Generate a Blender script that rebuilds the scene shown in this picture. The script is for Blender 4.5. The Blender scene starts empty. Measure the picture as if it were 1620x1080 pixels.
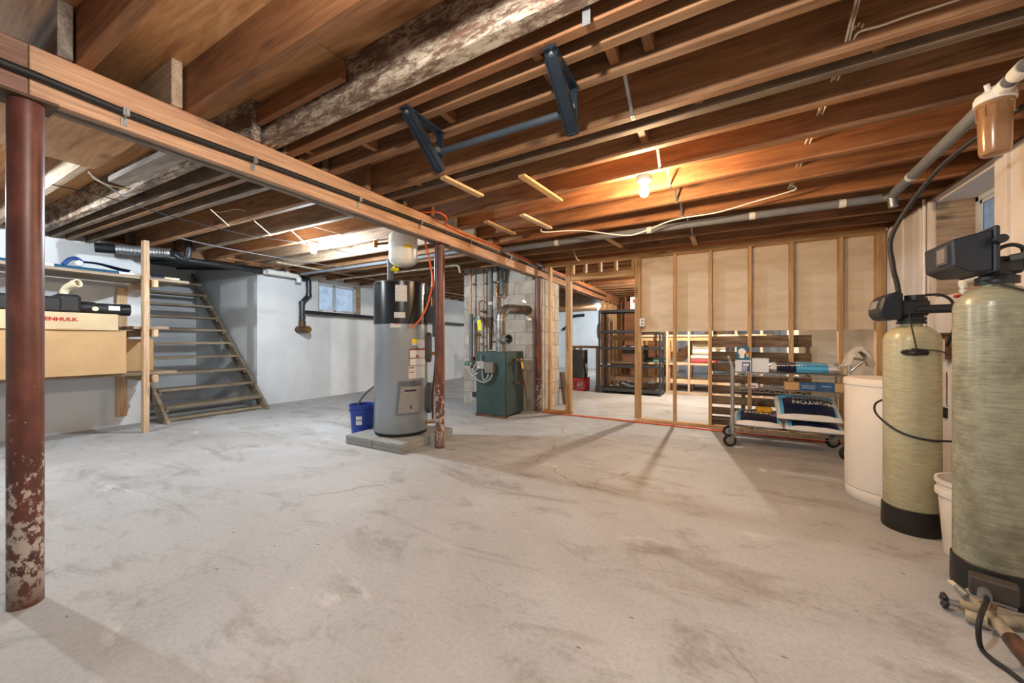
import bpy, bmesh, math, random
from mathutils import Vector, Matrix, noise as mnoise
random.seed(7)

# ------------------------------------------------------------------ camera / world / exposure
F, U0, V0, CAMH = 597.0, 810.0, 540.0, 1.07
YAW = math.atan(330 / 597.0)
SN, CS = math.sin(YAW), math.cos(YAW)
scene = bpy.context.scene
cam = bpy.data.cameras.new('camera')
cam.sensor_width = 36.0
cam.lens = 36.0 * F / 1620.0
cam.clip_start = 0.02
camo = bpy.data.objects.new('camera', cam)
camo.location = (0, 0, CAMH)
camo.rotation_euler = (math.pi / 2, 0, YAW)
scene.collection.objects.link(camo)
scene.camera = camo
world = bpy.data.worlds.new('daylight')
scene.world = world
world.use_nodes = True
bg = world.node_tree.nodes['Background']
bg.inputs[0].default_value = (0.60, 0.77, 1.0, 1)
bg.inputs[1].default_value = 0.95
vs = scene.view_settings
vs.view_transform = 'Standard'
vs.look = 'None'
vs.gamma = 1.0
vs.use_curve_mapping = False
vs.exposure = -0.12
COL = scene.collection

# bulb strengths (each is the emission of a glowing bulb, built further down)
BULB = dict(front_right=(2300, (1.0, 0.66, 0.36)), left=(4600, (0.82, 0.92, 1.0)),
            near_left=(3300, (0.88, 0.95, 1.0)), overhead=(2600, (1.0, 0.95, 0.89)),
            workroom=(7500, (1.0, 0.90, 0.76)), far=(5000, (0.80, 0.92, 1.0)))

# ------------------------------------------------------------------ pixel rays (photo frame 1620x1080) -> points on known planes
def ray(u, v):
    r = (u - U0) / F
    return Vector((-SN + CS * r, CS + SN * r, (V0 - v) / F))
def onz(u, v, z):
    k = ray(u, v); t = (z - CAMH) / k.z
    return Vector((k.x * t, k.y * t, z))
def onx(u, v, x):
    k = ray(u, v); t = x / k.x
    return Vector((x, k.y * t, CAMH + k.z * t))
def ony(u, v, y):
    k = ray(u, v); t = y / k.y
    return Vector((k.x * t, y, CAMH + k.z * t))

# ------------------------------------------------------------------ materials
def s2l(c):
    return c / 12.92 if c <= 0.04045 else ((c + 0.055) / 1.055) ** 2.4
def rgb(r, g, b):
    return (s2l(r / 255), s2l(g / 255), s2l(b / 255), 1)

class NT:
    def __init__(s, name):
        s.m = bpy.data.materials.new(name); s.m.use_nodes = True
        s.t = s.m.node_tree; s.n = s.t.nodes; s.l = s.t.links
        s.b = s.n['Principled BSDF']
    def new(s, typ, **kw):
        n = s.n.new(typ)
        for k, v in kw.items(): setattr(n, k, v)
        return n
    def link(s, a, b): s.l.new(a, b)
    def coords(s, scale=(1, 1, 1), rnd=True, kind='Object'):
        tc = s.new('ShaderNodeTexCoord'); mp = s.new('ShaderNodeMapping')
        mp.inputs['Scale'].default_value = scale
        s.link(tc.outputs[kind], mp.inputs['Vector'])
        if rnd:
            oi = s.new('ShaderNodeObjectInfo'); mu = s.new('ShaderNodeMath', operation='MULTIPLY')
            mu.inputs[1].default_value = 53.0
            s.link(oi.outputs['Random'], mu.inputs[0]); s.link(mu.outputs[0], mp.inputs['Location'])
        return mp.outputs[0]
    def noise(s, vec, scale, detail=5, rough=0.55, dist=0.0):
        n = s.new('ShaderNodeTexNoise'); s.link(vec, n.inputs['Vector'])
        n.inputs['Scale'].default_value = scale; n.inputs['Detail'].default_value = detail
        n.inputs['Roughness'].default_value = rough; n.inputs['Distortion'].default_value = dist
        return n.outputs['Fac']
    def ramp(s, fac, stops):
        r = s.new('ShaderNodeValToRGB'); e = r.color_ramp.elements
        while len(e) < len(stops): e.new(0.5)
        for i, (p, c) in enumerate(stops): e[i].position = p; e[i].color = c
        s.link(fac, r.inputs[0]); return r.outputs[0]
    def mix(s, fac, a, b, typ='MIX'):
        n = s.new('ShaderNodeMix', data_type='RGBA', blend_type=typ)
        for sock, val in ((n.inputs[0], fac), (n.inputs[6], a), (n.inputs[7], b)):
            if isinstance(val, (int, float)): sock.default_value = val
            elif isinstance(val, tuple): sock.default_value = val
            else: s.link(val, sock)
        return n.outputs[2]
    def vary(s, col, lo=0.82, hi=1.15):
        oi = s.new('ShaderNodeObjectInfo'); mr = s.new('ShaderNodeMapRange')
        mr.inputs[3].default_value = lo; mr.inputs[4].default_value = hi
        s.link(oi.outputs['Random'], mr.inputs[0])
        h = s.new('ShaderNodeHueSaturation'); s.link(col, h.inputs['Color']); s.link(mr.outputs[0], h.inputs['Value'])
        return h.outputs[0]
    def bump(s, fac, strength=0.2, dist=0.01):
        b = s.new('ShaderNodeBump'); b.inputs['Strength'].default_value = strength
        b.inputs['Distance'].default_value = dist
        s.link(fac, b.inputs['Height']); s.link(b.outputs[0], s.b.inputs['Normal'])
    def out(s, col, rough=0.6, metal=0.0):
        if isinstance(col, tuple): s.b.inputs['Base Color'].default_value = col
        else: s.link(col, s.b.inputs['Base Color'])
        s.b.inputs['Roughness'].default_value = rough; s.b.inputs['Metallic'].default_value = metal
        return s.m
W0 = (1, 1, 1, 1); K0 = (0, 0, 0, 1)
G = lambda v: (v, v, v, 1)

def wood(name, dark, mid, light, grain=14, rough=0.7, knots=True, lo=0.85, hi=1.15, axis=0, bump=0.15, stain=0.45):
    t = NT(name)
    sc = [grain] * 3; sc[axis] = 1.1
    v = t.coords(tuple(sc))
    f = t.noise(v, 1.6, 6, 0.6, 0.9)
    c = t.ramp(f, [(0.27, dark), (0.5, mid), (0.75, light)])
    sc2 = [150] * 3; sc2[axis] = 3
    f2 = t.noise(t.coords(tuple(sc2)), 1.0, 3)
    c = t.mix(0.6, c, t.ramp(f2, [(0.34, G(0.42)), (0.62, W0)]), 'MULTIPLY')
    st = t.ramp(t.noise(t.coords((2.2, 2.2, 2.2)), 1.3, 7, 0.7), [(0.40, G(0.55)), (0.56, W0)])
    c = t.mix(stain, c, st, 'MULTIPLY')
    if knots:
        sc3 = [5.5] * 3; sc3[axis] = 1.6
        vo = t.new('ShaderNodeTexVoronoi'); t.link(t.coords(tuple(sc3)), vo.inputs['Vector'])
        vo.inputs['Scale'].default_value = 1.0
        k = t.ramp(vo.outputs['Distance'], [(0.05, G(0.22)), (0.15, W0)])
        c = t.mix(0.8, c, k, 'MULTIPLY')
    c = t.vary(c, lo, hi)
    t.bump(f2, bump, 0.004)
    return t.out(c, rough)

def plain(name, col, rough=0.5, metal=0.0, mottling=0.08, scale=9.0, bump=0.0):
    t = NT(name); f = t.noise(t.coords(), scale, 5)
    d = tuple(x * (1 - mottling * 2) for x in col[:3]) + (1,); l = tuple(min(1, x * (1 + mottling)) for x in col[:3]) + (1,)
    c = t.ramp(f, [(0.3, d), (0.7, l)])
    if bump: t.bump(f, bump, 0.01)
    return t.out(c, rough, metal)

def emit(name, col, strength):
    t = NT(name); e = t.new('ShaderNodeEmission'); e.inputs[0].default_value = (*col, 1); e.inputs[1].default_value = strength
    t.link(e.outputs[0], t.n['Material Output'].inputs[0]); return t.m

M = {}
M['joist'] = wood('joist_wood', rgb(112, 78, 50), rgb(146, 105, 70), rgb(170, 127, 88), 11, stain=0.3)
M['joist_red'] = wood('joist_red_wood', rgb(124, 78, 48), rgb(160, 108, 69), rgb(184, 132, 90), 11, stain=0.3)
M['joist_grey'] = wood('joist_grey_wood', rgb(108, 98, 88), rgb(155, 142, 130), rgb(187, 176, 162), 11)
M['joist_dull'] = wood('joist_dull_wood', rgb(96, 78, 62), rgb(132, 110, 88), rgb(156, 134, 110), 11)
M['joist_pale'] = wood('joist_pale_wood', rgb(181, 150, 119), rgb(218, 190, 159), rgb(239, 217, 190), 11)
M['beam'] = wood('beam_fir', rgb(188, 139, 106), rgb(214, 168, 132), rgb(230, 191, 156), 16, 0.65, True, 0.97, 1.03, stain=0.15)
M['beam_dark'] = wood('beam_fir_brown', rgb(126, 92, 74), rgb(151, 113, 94), rgb(170, 132, 112), 16, 0.65, True, 0.97, 1.03, stain=0.15)
M['stud'] = wood('stud_pine', rgb(173, 128, 80), rgb(203, 161, 111), rgb(224, 188, 141), 12, stain=0.15)
M['stud_pale'] = wood('stud_spruce', rgb(208, 171, 134), rgb(230, 201, 166), rgb(245, 223, 193), 12, stain=0.15)
M['old_wood'] = wood('weathered_plank', rgb(124, 107, 88), rgb(164, 145, 121), rgb(192, 176, 153), 12)
M['stair_wood'] = wood('stair_plank', rgb(112, 98, 78), rgb(156, 140, 116), rgb(184, 170, 146), 12)
M['pallet_wood'] = wood('pallet_plank', rgb(74, 58, 45), rgb(121, 99, 78), rgb(162, 139, 114), 9)
M['tan_wood'] = wood('shelf_post_wood', rgb(186, 146, 110), rgb(214, 178, 140), rgb(230, 201, 166), 12, stain=0.15)

def mk_plywood():
    t = NT('plywood')
    v = t.coords((0.55, 5.0, 1.0))
    f = t.noise(v, 2.2, 6, 0.6, 1.6)
    c = t.ramp(f, [(0.25, rgb(148, 98, 60)), (0.5, rgb(204, 150, 98)), (0.75, rgb(222, 176, 124))])
    g = t.noise(t.coords((6, 90, 1)), 1, 3)
    c = t.mix(0.3, c, t.ramp(g, [(0.35, G(0.45)), (0.65, W0)]), 'MULTIPLY')
    vo = t.new('ShaderNodeTexVoronoi'); t.link(t.coords((1.6, 3.6, 1)), vo.inputs['Vector']); vo.inputs['Scale'].default_value = 1
    c = t.mix(0.75, c, t.ramp(vo.outputs['Distance'], [(0.04, G(0.2)), (0.13, W0)]), 'MULTIPLY')
    t.bump(g, 0.1, 0.003)
    return t.out(t.vary(c, 0.85, 1.12), 0.7)
M['plywood'] = mk_plywood()

def mk_painted_joist():
    t = NT('joist_flaking_paint'); v = t.coords((2.4, 8, 8))
    base = t.ramp(t.noise(t.coords((1.2, 12, 12)), 1.6, 5), [(0.3, rgb(74, 54, 42)), (0.7, rgb(128, 98, 80))])
    m = t.ramp(t.noise(v, 2.0, 14, 0.86, 0.15), [(0.475, K0), (0.56, W0)])
    c = t.mix(m, base, rgb(196, 182, 160))
    t.bump(m, 0.3, 0.004)
    return t.out(c, 0.75)
M['joist_paint'] = mk_painted_joist()

def mk_floor():
    t = NT('concrete_floor')
    v = t.coords((1, 1, 1), False)
    big = t.noise(v, 0.55, 6, 0.6, 0.6)
    c = t.ramp(big, [(0.3, rgb(160, 160, 158)), (0.5, rgb(177, 178, 178)), (0.72, rgb(195, 198, 200))])
    st = t.noise(t.coords((0.8, 2.6, 1), False), 1.1, 8, 0.66, 0.8)
    c = t.mix(0.75, c, t.ramp(st, [(0.33, rgb(205, 196, 184)), (0.45, G(0.95)), (0.7, W0)]), 'MULTIPLY')
    bl = t.noise(t.coords((1.3, 2.0, 1), False), 1.9, 10, 0.74, 0.4)
    c = t.mix(0.5, c, t.ramp(bl, [(0.33, rgb(176, 166, 152)), (0.46, W0)]), 'MULTIPLY')
    wh = t.ramp(t.noise(t.coords((0.7, 1.9, 1), False), 1.7, 8, 0.7, 0.5), [(0.60, K0), (0.70, G(0.55))])
    c = t.mix(wh, c, rgb(222, 220, 215))
    gr = t.noise(v, 55, 4, 0.7)
    c = t.mix(0.35, c, t.ramp(gr, [(0.34, G(0.6)), (0.55, W0)]), 'MULTIPLY')
    sp = t.new('ShaderNodeTexVoronoi'); t.link(t.coords((1, 2.2, 1), False), sp.inputs['Vector']); sp.inputs['Scale'].default_value = 4.5
    spn = t.ramp(sp.outputs['Distance'], [(0.025, G(0.3)), (0.06, W0)])
    c = t.mix(0.9, c, spn, 'MULTIPLY')
    # cracks
    wv = t.new('ShaderNodeMix', data_type='VECTOR'); nn = t.new('ShaderNodeTexNoise'); t.link(v, nn.inputs['Vector'])
    nn.inputs['Scale'].default_value = 2.3; nn.inputs['Detail'].default_value = 6
    wv.inputs[0].default_value = 0.25; t.link(v, wv.inputs[4]); t.link(nn.outputs['Color'], wv.inputs[5])
    cr = t.new('ShaderNodeTexVoronoi', feature='DISTANCE_TO_EDGE'); t.link(wv.outputs[1], cr.inputs['Vector']); cr.inputs['Scale'].default_value = 0.62
    crm = t.ramp(cr.outputs['Distance'], [(0.0, W0), (0.004, K0)])
    msk = t.ramp(t.noise(v, 0.9, 3), [(0.5, K0), (0.58, G(0.7))])
    c = t.mix(t.mix(1.0, crm, msk, 'MULTIPLY'), c, rgb(112, 102, 92))
    t.bump(gr, 0.05, 0.003)
    return t.out(c, 0.74)
M['floor'] = mk_floor()

def mk_white_wall(name, base, shade, warm=None):
    t = NT(name); v = t.coords((1, 1, 1), False)
    a = t.noise(v, 1.2, 6, 0.6)
    c = t.ramp(a, [(0.3, shade), (0.65, base)])
    f = t.noise(v, 38, 5, 0.65)
    p = t.ramp(t.noise(v, 5, 8, 0.7), [(0.70, K0), (0.73, G(0.5))])
    c = t.mix(p, c, rgb(188, 182, 172))
    t.bump(f, 0.35, 0.008)
    return t.out(c, 0.85)
M['wall_white'] = mk_white_wall('whitewashed_concrete', rgb(226, 229, 231), rgb(206, 210, 213))
M['wall_grey'] = mk_white_wall('grey_drywall', rgb(222, 218, 210), rgb(206, 202, 194))
M['wall_panel'] = mk_white_wall('painted_panel', rgb(230, 222, 212), rgb(208, 196, 184))

def mk_drywall():
    t = NT('drywall_paper'); v = t.coords((2.2, 1, 9), True)
    c = t.ramp(t.noise(v, 1.4, 7, 0.65), [(0.3, rgb(208, 190, 162)), (0.6, rgb(224, 208, 184))])
    s = t.ramp(t.noise(t.coords((1.6, 1, 26), True), 2.0, 6, 0.7), [(0.28, rgb(170, 140, 104)), (0.36, W0)])
    c = t.mix(0.55, c, s, 'MULTIPLY')
    return t.out(c, 0.9)
M['drywall'] = mk_drywall()

def mk_column():
    t = NT('rusty_red_paint')
    tc = t.new('ShaderNodeTexCoord'); sx = t.new('ShaderNodeSeparateXYZ'); t.link(tc.outputs['Object'], sx.inputs[0])
    v = t.coords((9, 9, 5))
    a = t.noise(v, 1.0, 7, 0.65)
    c = t.ramp(a, [(0.3, rgb(70, 40, 34)), (0.55, rgb(104, 60, 50)), (0.75, rgb(132, 84, 68))])
    rust = t.ramp(t.noise(t.coords((10, 10, 1.4)), 1.0, 6), [(0.60, K0), (0.70, G(0.8))])
    c = t.mix(rust, c, rgb(156, 96, 56))
    # flaked patches, more of them low on the column
    n = t.noise(t.coords((24, 24, 19)), 1.0, 9, 0.74)
    hr = t.new('ShaderNodeMapRange'); hr.inputs[1].default_value = 0.25; hr.inputs[2].default_value = 1.15
    hr.inputs[3].default_value = 0.075; hr.inputs[4].default_value = -0.15; t.link(sx.outputs[2], hr.inputs[0])
    ad = t.new('ShaderNodeMath', operation='ADD'); t.link(n, ad.inputs[0]); t.link(hr.outputs[0], ad.inputs[1])
    m = t.ramp(ad.outputs[0], [(0.565, K0), (0.58, W0)])
    c = t.mix(m, c, rgb(178, 170, 160))
    hb = t.new('ShaderNodeMapRange'); hb.inputs[1].default_value = 0.0; hb.inputs[2].default_value = 0.16
    hb.inputs[3].default_value = 0.9; hb.inputs[4].default_value = 0.0; t.link(sx.outputs[2], hb.inputs[0])
    c = t.mix(hb.outputs[0], c, rgb(92, 54, 38))
    t.bump(a, 0.3, 0.004)
    return t.out(c, 0.42)
M['column'] = mk_column()

def mk_fiber(name, a, b, dirty):
    t = NT(name)
    f = t.noise(t.coords((14, 14, 160)), 1.0, 4, 0.6)
    c = t.ramp(f, [(0.3, a), (0.7, b)])
    g = t.noise(t.coords((6, 6, 5)), 1.0, 7, 0.7)
    c = t.mix(dirty, c, t.ramp(g, [(0.32, rgb(120, 96, 62)), (0.52, W0)]), 'MULTIPLY')
    t.bump(f, 0.45, 0.003)
    return t.out(c, 0.24)
M['fiber_clean'] = mk_fiber('wound_fibreglass', rgb(160, 153, 120), rgb(188, 181, 148), 0.15)
M['fiber_dirty'] = mk_fiber('stained_fibreglass', rgb(134, 133, 112), rgb(166, 163, 138), 0.5)

def mk_block():
    t = NT('concrete_block'); v = t.coords((1, 1, 1))
    c = t.ramp(t.noise(v, 4, 7, 0.65), [(0.3, rgb(156, 148, 136)), (0.7, rgb(190, 184, 174))])
    s = t.ramp(t.noise(t.coords((3, 3, 0.8), False), 1.0, 6, 0.65), [(0.34, rgb(150, 118, 84)), (0.5, W0)])
    c = t.mix(0.6, c, s, 'MULTIPLY')
    f = t.noise(v, 60, 4, 0.7); t.bump(f, 0.4, 0.006)
    return t.out(t.vary(c, 0.92, 1.06), 0.9)
M['block'] = mk_block()
M['mortar'] = plain('mortar', rgb(176, 172, 164), 0.95)
M['paver'] = plain('paver_concrete', rgb(148, 150, 146), 0.9, 0, 0.1, 40, 0.3)
M['heater_grey'] = plain('heater_grey_enamel', rgb(150, 158, 164), 0.3, 0.25, 0.015, 3)
M['black_gloss'] = plain('black_shell', rgb(26, 28, 32), 0.26, 0, 0.05)
M['black'] = plain('black_plastic', rgb(34, 36, 40), 0.45, 0, 0.1)
M['black_blue'] = plain('control_head_black', rgb(30, 38, 48), 0.4, 0, 0.05)
M['rubber'] = plain('black_rubber', rgb(28, 27, 27), 0.6)
M['boot'] = plain('tank_boot', rgb(30, 28, 26), 0.45, 0, 0.2)
M['dark_grey'] = plain('dark_grey_plastic', rgb(70, 72, 74), 0.5)
M['steel_grey'] = plain('shelf_steel', rgb(72, 76, 82), 0.4, 0.5)
M['black_steel'] = plain('bracket_steel', rgb(44, 54, 64), 0.35, 0.5, 0.15)
M['bar_steel'] = plain('bar_grey_paint', rgb(70, 80, 90), 0.45, 0.3, 0.15)
M['insulation'] = plain('pipe_foam', rgb(112, 115, 119), 0.85, 0, 0.08)
M['insulation_dark'] = plain('pipe_foam_dark', rgb(92, 94, 98), 0.85, 0, 0.1)
M['abs'] = plain('abs_pipe', rgb(38, 42, 46), 0.35, 0, 0.2)
M['pvc'] = plain('pvc_white', rgb(222, 222, 216), 0.45, 0, 0.05)
M['pvc_dirty'] = plain('pvc_dirty', rgb(172, 158, 132), 0.55, 0, 0.25, 20)
M['copper'] = plain('old_copper', rgb(158, 108, 74), 0.4, 0.7, 0.25, 14)
M['iron'] = plain('old_iron', rgb(96, 70, 52), 0.6, 0.4, 0.25, 14)
M['brass'] = plain('brass', rgb(172, 130, 76), 0.4, 0.8)
M['galv'] = plain('galvanised', rgb(168, 172, 174), 0.38, 0.8, 0.12, 18)
M['chrome'] = plain('chrome_wire', rgb(190, 188, 182), 0.3, 0.85, 0.08)
M['white'] = plain('white_plastic', rgb(232, 230, 224), 0.4, 0, 0.02)
M['tank_white'] = plain('white_enamel', rgb(226, 224, 216), 0.3, 0, 0.02)
M['brine'] = plain('brine_tank_plastic', rgb(226, 220, 211), 0.55, 0, 0.03, 3)
M['bucket_white'] = plain('bucket_plastic', rgb(222, 214, 200), 0.5, 0, 0.10, 6)
M['blue_bucket'] = plain('blue_plastic', rgb(30, 62, 150), 0.45, 0, 0.05)
M['boiler'] = plain('boiler_green', rgb(56, 76, 75), 0.4, 0.2, 0.12, 5)
M['rust'] = plain('rust', rgb(104, 72, 52), 0.8, 0.2, 0.25, 20)
M['green'] = plain('green_paint', rgb(40, 92, 78), 0.45)
M['box_grey'] = plain('control_box_grey', rgb(150, 150, 146), 0.5, 0.2)
M['box_brown'] = plain('control_box_taupe', rgb(122, 112, 104), 0.5, 0.2)
M['cardboard'] = plain('cardboard', rgb(192, 156, 112), 0.85, 0, 0.05, 5)
M['cardboard_lite'] = plain('cardboard_light', rgb(206, 182, 146), 0.85, 0, 0.05, 5)
M['red_print'] = plain('red_print', rgb(176, 40, 34), 0.7)
M['orange'] = plain('orange_cable', rgb(226, 98, 48), 0.5)
M['nm_cable'] = plain('white_cable', rgb(218, 206, 182), 0.55)
M['yellow'] = plain('yellow_card', rgb(226, 214, 40), 0.6)
M['yellow_label'] = plain('yellow_label', rgb(232, 200, 60), 0.5)
M['sponge'] = plain('sponge', rgb(214, 158, 44), 0.95, 0, 0.15, 40, 0.5)
M['towel'] = plain('towel', rgb(206, 194, 178), 0.95, 0, 0.12, 14, 0.4)
M['cloth_white'] = plain('cloth_white', rgb(222, 218, 204), 0.95, 0, 0.06, 10, 0.3)
M['cloth_red'] = plain('cloth_red', rgb(196, 86, 96), 0.95, 0, 0.2, 20)
M['cloth_teal'] = plain('cloth_teal', rgb(92, 140, 136), 0.95, 0, 0.2, 20)
M['crate_red'] = plain('crate_red', rgb(186, 60, 58), 0.5)
M['terracotta'] = plain('pink_plastic', rgb(224, 172, 146), 0.5)
M['box_blue'] = plain('box_blue_print', rgb(44, 86, 132), 0.5, 0, 0.04)
M['box_teal'] = plain('box_teal_print', rgb(30, 96, 132), 0.45, 0, 0.04)
M['box_white'] = plain('box_white_card', rgb(216, 222, 232), 0.6, 0, 0.02)
M['red'] = plain('red_handle', rgb(200, 40, 44), 0.4)
M['navy'] = plain('navy_print', rgb(24, 34, 66), 0.4)
M['paper'] = plain('paper', rgb(228, 226, 220), 0.6, 0, 0.02)
M['ink'] = plain('ink', rgb(70, 72, 76), 0.7)
M['blue_fin'] = plain('blue_rubber', rgb(34, 74, 140), 0.5, 0, 0.1)
M['pole_blue'] = plain('pole_blue', rgb(24, 88, 130), 0.35, 0.3)
M['pole_steel'] = plain('pole_bronze', rgb(150, 138, 128), 0.3, 0.7)
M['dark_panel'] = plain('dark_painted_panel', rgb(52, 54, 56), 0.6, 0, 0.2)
M['cream'] = plain('cream_plastic', rgb(226, 214, 182), 0.45)
M['porcelain'] = plain('porcelain', rgb(232, 228, 220), 0.25, 0, 0.02)
M['beige'] = plain('beige_coil', rgb(206, 180, 140), 0.8)
M['stainless_dirty'] = plain('flue_steel', rgb(150, 144, 138), 0.38, 0.75, 0.25, 9)
M['collar'] = plain('flue_cement', rgb(186, 172, 150), 0.9, 0, 0.2, 18, 0.4)
M['foil'] = plain('foil', rgb(196, 196, 192), 0.3, 0.8, 0.2, 12, 0.5)
M['jamb'] = wood('jamb_wood', rgb(158, 128, 98), rgb(190, 162, 130), rgb(206, 182, 152), 8)
M['vinyl'] = plain('window_vinyl', rgb(206, 210, 214), 0.4, 0, 0.02)
M['tag_wht'] = plain('pipe_label', rgb(214, 212, 204), 0.6)

def mk_glass():
    t = NT('hazy_window_glass')
    n = t.noise(t.coords((3, 3, 3)), 2.2, 6, 0.65)
    c = t.ramp(n, [(0.30, rgb(196, 198, 198)), (0.52, rgb(232, 233, 233)), (0.75, W0)])
    t.b.inputs['Transmission Weight'].default_value = 1.0
    t.b.inputs['IOR'].default_value = 1.02
    return t.out(c, 0.25)
M['glass'] = mk_glass()
def mk_amber():
    t = NT('amber_bowl'); t.b.inputs['Transmission Weight'].default_value = 0.55
    f = t.noise(t.coords((5, 5, 9)), 1.0, 5)
    return t.out(t.ramp(f, [(0.3, rgb(186, 140, 96)), (0.7, rgb(214, 172, 128))]), 0.18)
M['amber'] = mk_amber()
def mk_bag():
    t = NT('clear_bag'); t.b.inputs['Transmission Weight'].default_value = 1.0; t.b.inputs['IOR'].default_value = 1.03
    return t.out(rgb(226, 230, 232), 0.15)
M['clear'] = mk_bag()

def print_lines(name, base, ink, rows, cols=1.0, red=None):
    """A printed card: rows of small print (Generated coords)."""
    t = NT(name)
    tc = t.new('ShaderNodeTexCoord'); mp = t.new('ShaderNodeMapping'); t.link(tc.outputs['UV'], mp.inputs[0])
    mp.inputs['Scale'].default_value = (cols * 14, rows, 1)
    br = t.new('ShaderNodeTexBrick'); t.link(mp.outputs[0], br.inputs['Vector'])
    br.inputs['Scale'].default_value = 1.0; br.inputs['Mortar Size'].default_value = 0.30
    br.inputs['Brick Width'].default_value = 2.2; br.inputs['Row Height'].default_value = 1.0
    br.inputs['Color1'].default_value = ink; br.inputs['Color2'].default_value = tuple(0.5 * (a + b) for a, b in zip(ink, base)); br.inputs['Mortar'].default_value = base
    return t.out(br.outputs[0], 0.5)
M['print'] = print_lines('printed_label', rgb(222, 222, 218), rgb(120, 122, 126), 14)
M['print_few'] = print_lines('printed_notice', rgb(230, 228, 222), rgb(150, 150, 152), 22)
M['print_grid'] = print_lines('printed_table', rgb(214, 218, 224), rgb(110, 114, 124), 9, 0.4)

# ------------------------------------------------------------------ mesh building
class MB:
    def __init__(s): s.v = []; s.f = []; s.uv = None
    def add(s, vs_, fs):
        o = len(s.v); s.v += [Vector(p) for p in vs_]; s.f += [tuple(i + o for i in f) for f in fs]; return s
    def box(s, c, d, rot=None):
        c = Vector(c); hx, hy, hz = d[0] / 2, d[1] / 2, d[2] / 2
        vs_ = [Vector((sx * hx, sy * hy, sz * hz)) for sz in (-1, 1) for sy in (-1, 1) for sx in (-1, 1)]
        if rot is not None: vs_ = [rot @ p for p in vs_]
        return s.add([c + p for p in vs_], [(0, 2, 3, 1), (4, 5, 7, 6), (0, 1, 5, 4), (2, 6, 7, 3), (0, 4, 6, 2), (1, 3, 7, 5)])
    def box2(s, a, b):
        a = Vector(a); b = Vector(b)
        return s.box((a + b) / 2, [abs(x) for x in (b - a)])
    def bar(s, a, b, w, h, up=(0, 0, 1)):
        a = Vector(a); b = Vector(b); x = (b - a); L = x.length; x.normalize(); up = Vector(up)
        if abs(x.dot(up)) > 0.98: up = Vector((1, 0, 0))
        y = up.cross(x).normalized(); z = x.cross(y)
        return s.box((a + b) / 2, (L, w, h), Matrix((x, y, z)).transposed())
    def cyl(s, a, b, r, n=12, r2=None, cap=True):
        a = Vector(a); b = Vector(b); r2 = r if r2 is None else r2
        x = (b - a).normalized(); up = Vector((0, 0, 1)) if abs(x.z) < 0.9 else Vector((1, 0, 0))
        y = up.cross(x).normalized(); z = x.cross(y)
        vs_ = []
        for i in range(n):
            t = 2 * math.pi * i / n; d = y * math.cos(t) + z * math.sin(t)
            vs_ += [a + d * r, b + d * r2]
        fs = [(2 * i, (2 * i + 2) % (2 * n), (2 * i + 3) % (2 * n), 2 * i + 1) for i in range(n)]
        if cap: fs += [tuple(2 * i for i in range(n))[::-1], tuple(2 * i + 1 for i in range(n))]
        return s.add(vs_, fs)
    def tube(s, pts, r, n=8, smooth=0, cap=True):
        pts = [Vector(p) for p in pts]
        if smooth: pts = catmull(pts, smooth)
        rs = r if isinstance(r, (list, tuple)) else [r] * len(pts)
        rings = []; prev = None
        for i, p in enumerate(pts):
            d = (pts[min(i + 1, len(pts) - 1)] - pts[max(i - 1, 0)]).normalized()
            if prev is None:
                up = Vector((0, 0, 1)) if abs(d.z) < 0.9 else Vector((1, 0, 0)); y = up.cross(d).normalized()
            else:
                y = (prev - d * prev.dot(d)).normalized()
            prev = y; z = d.cross(y)
            rings.append([p + (y * math.cos(2 * math.pi * k / n) + z * math.sin(2 * math.pi * k / n)) * rs[i] for k in range(n)])
        vs_ = [q for rg in rings for q in rg]; fs = []
        for i in range(len(rings) - 1):
            for k in range(n):
                a = i * n + k; b = i * n + (k + 1) % n
                fs.append((a, b, b + n, a + n))
        if cap: fs += [tuple(range(n))[::-1], tuple(range(len(vs_) - n, len(vs_)))]
        return s.add(vs_, fs)
    def lathe(s, prof, c=(0, 0, 0), n=32, axis=None):
        c = Vector(c)
        vs_ = []; fs = []
        for (r, z) in prof:
            for k in range(n):
                t = 2 * math.pi * k / n; p = Vector((r * math.cos(t), r * math.sin(t), z))
                if axis is not None: p = axis @ p
                vs_.append(c + p)
        for i in range(len(prof) - 1):
            for k in range(n):
                a = i * n + k; b = i * n + (k + 1) % n
                fs.append((a, b, b + n, a + n))
        return s.add(vs_, fs)
    def sphere(s, c, r, n=16, m=10, sc=(1, 1, 1)):
        return s.lathe([(r * math.sin(math.pi * i / m) * sc[0] + 1e-5, -r * math.cos(math.pi * i / m) * sc[2]) for i in range(m + 1)], c, n)
    def prism(s, poly, a, b, frame):
        """poly in (p,q); extruded along third axis; frame maps (p,q,w)->world."""
        n = len(poly); vs_ = [frame(p, q, a) for p, q in poly] + [frame(p, q, b) for p, q in poly]
        fs = [tuple(range(n))[::-1], tuple(range(n, 2 * n))] + [(i, (i + 1) % n, n + (i + 1) % n, n + i) for i in range(n)]
        return s.add(vs_, fs)
    def grid(s, fn, nu, nv):
        vs_ = [fn(i / nu, j / nv) for j in range(nv + 1) for i in range(nu + 1)]
        fs = [(j * (nu + 1) + i, j * (nu + 1) + i + 1, (j + 1) * (nu + 1) + i + 1, (j + 1) * (nu + 1) + i) for j in range(nv) for i in range(nu)]
        if s.uv is None: s.uv = []
        s.uv += [(i / nu, j / nv) for j in range(nv + 1) for i in range(nu + 1)]
        return s.add(vs_, fs)
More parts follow.
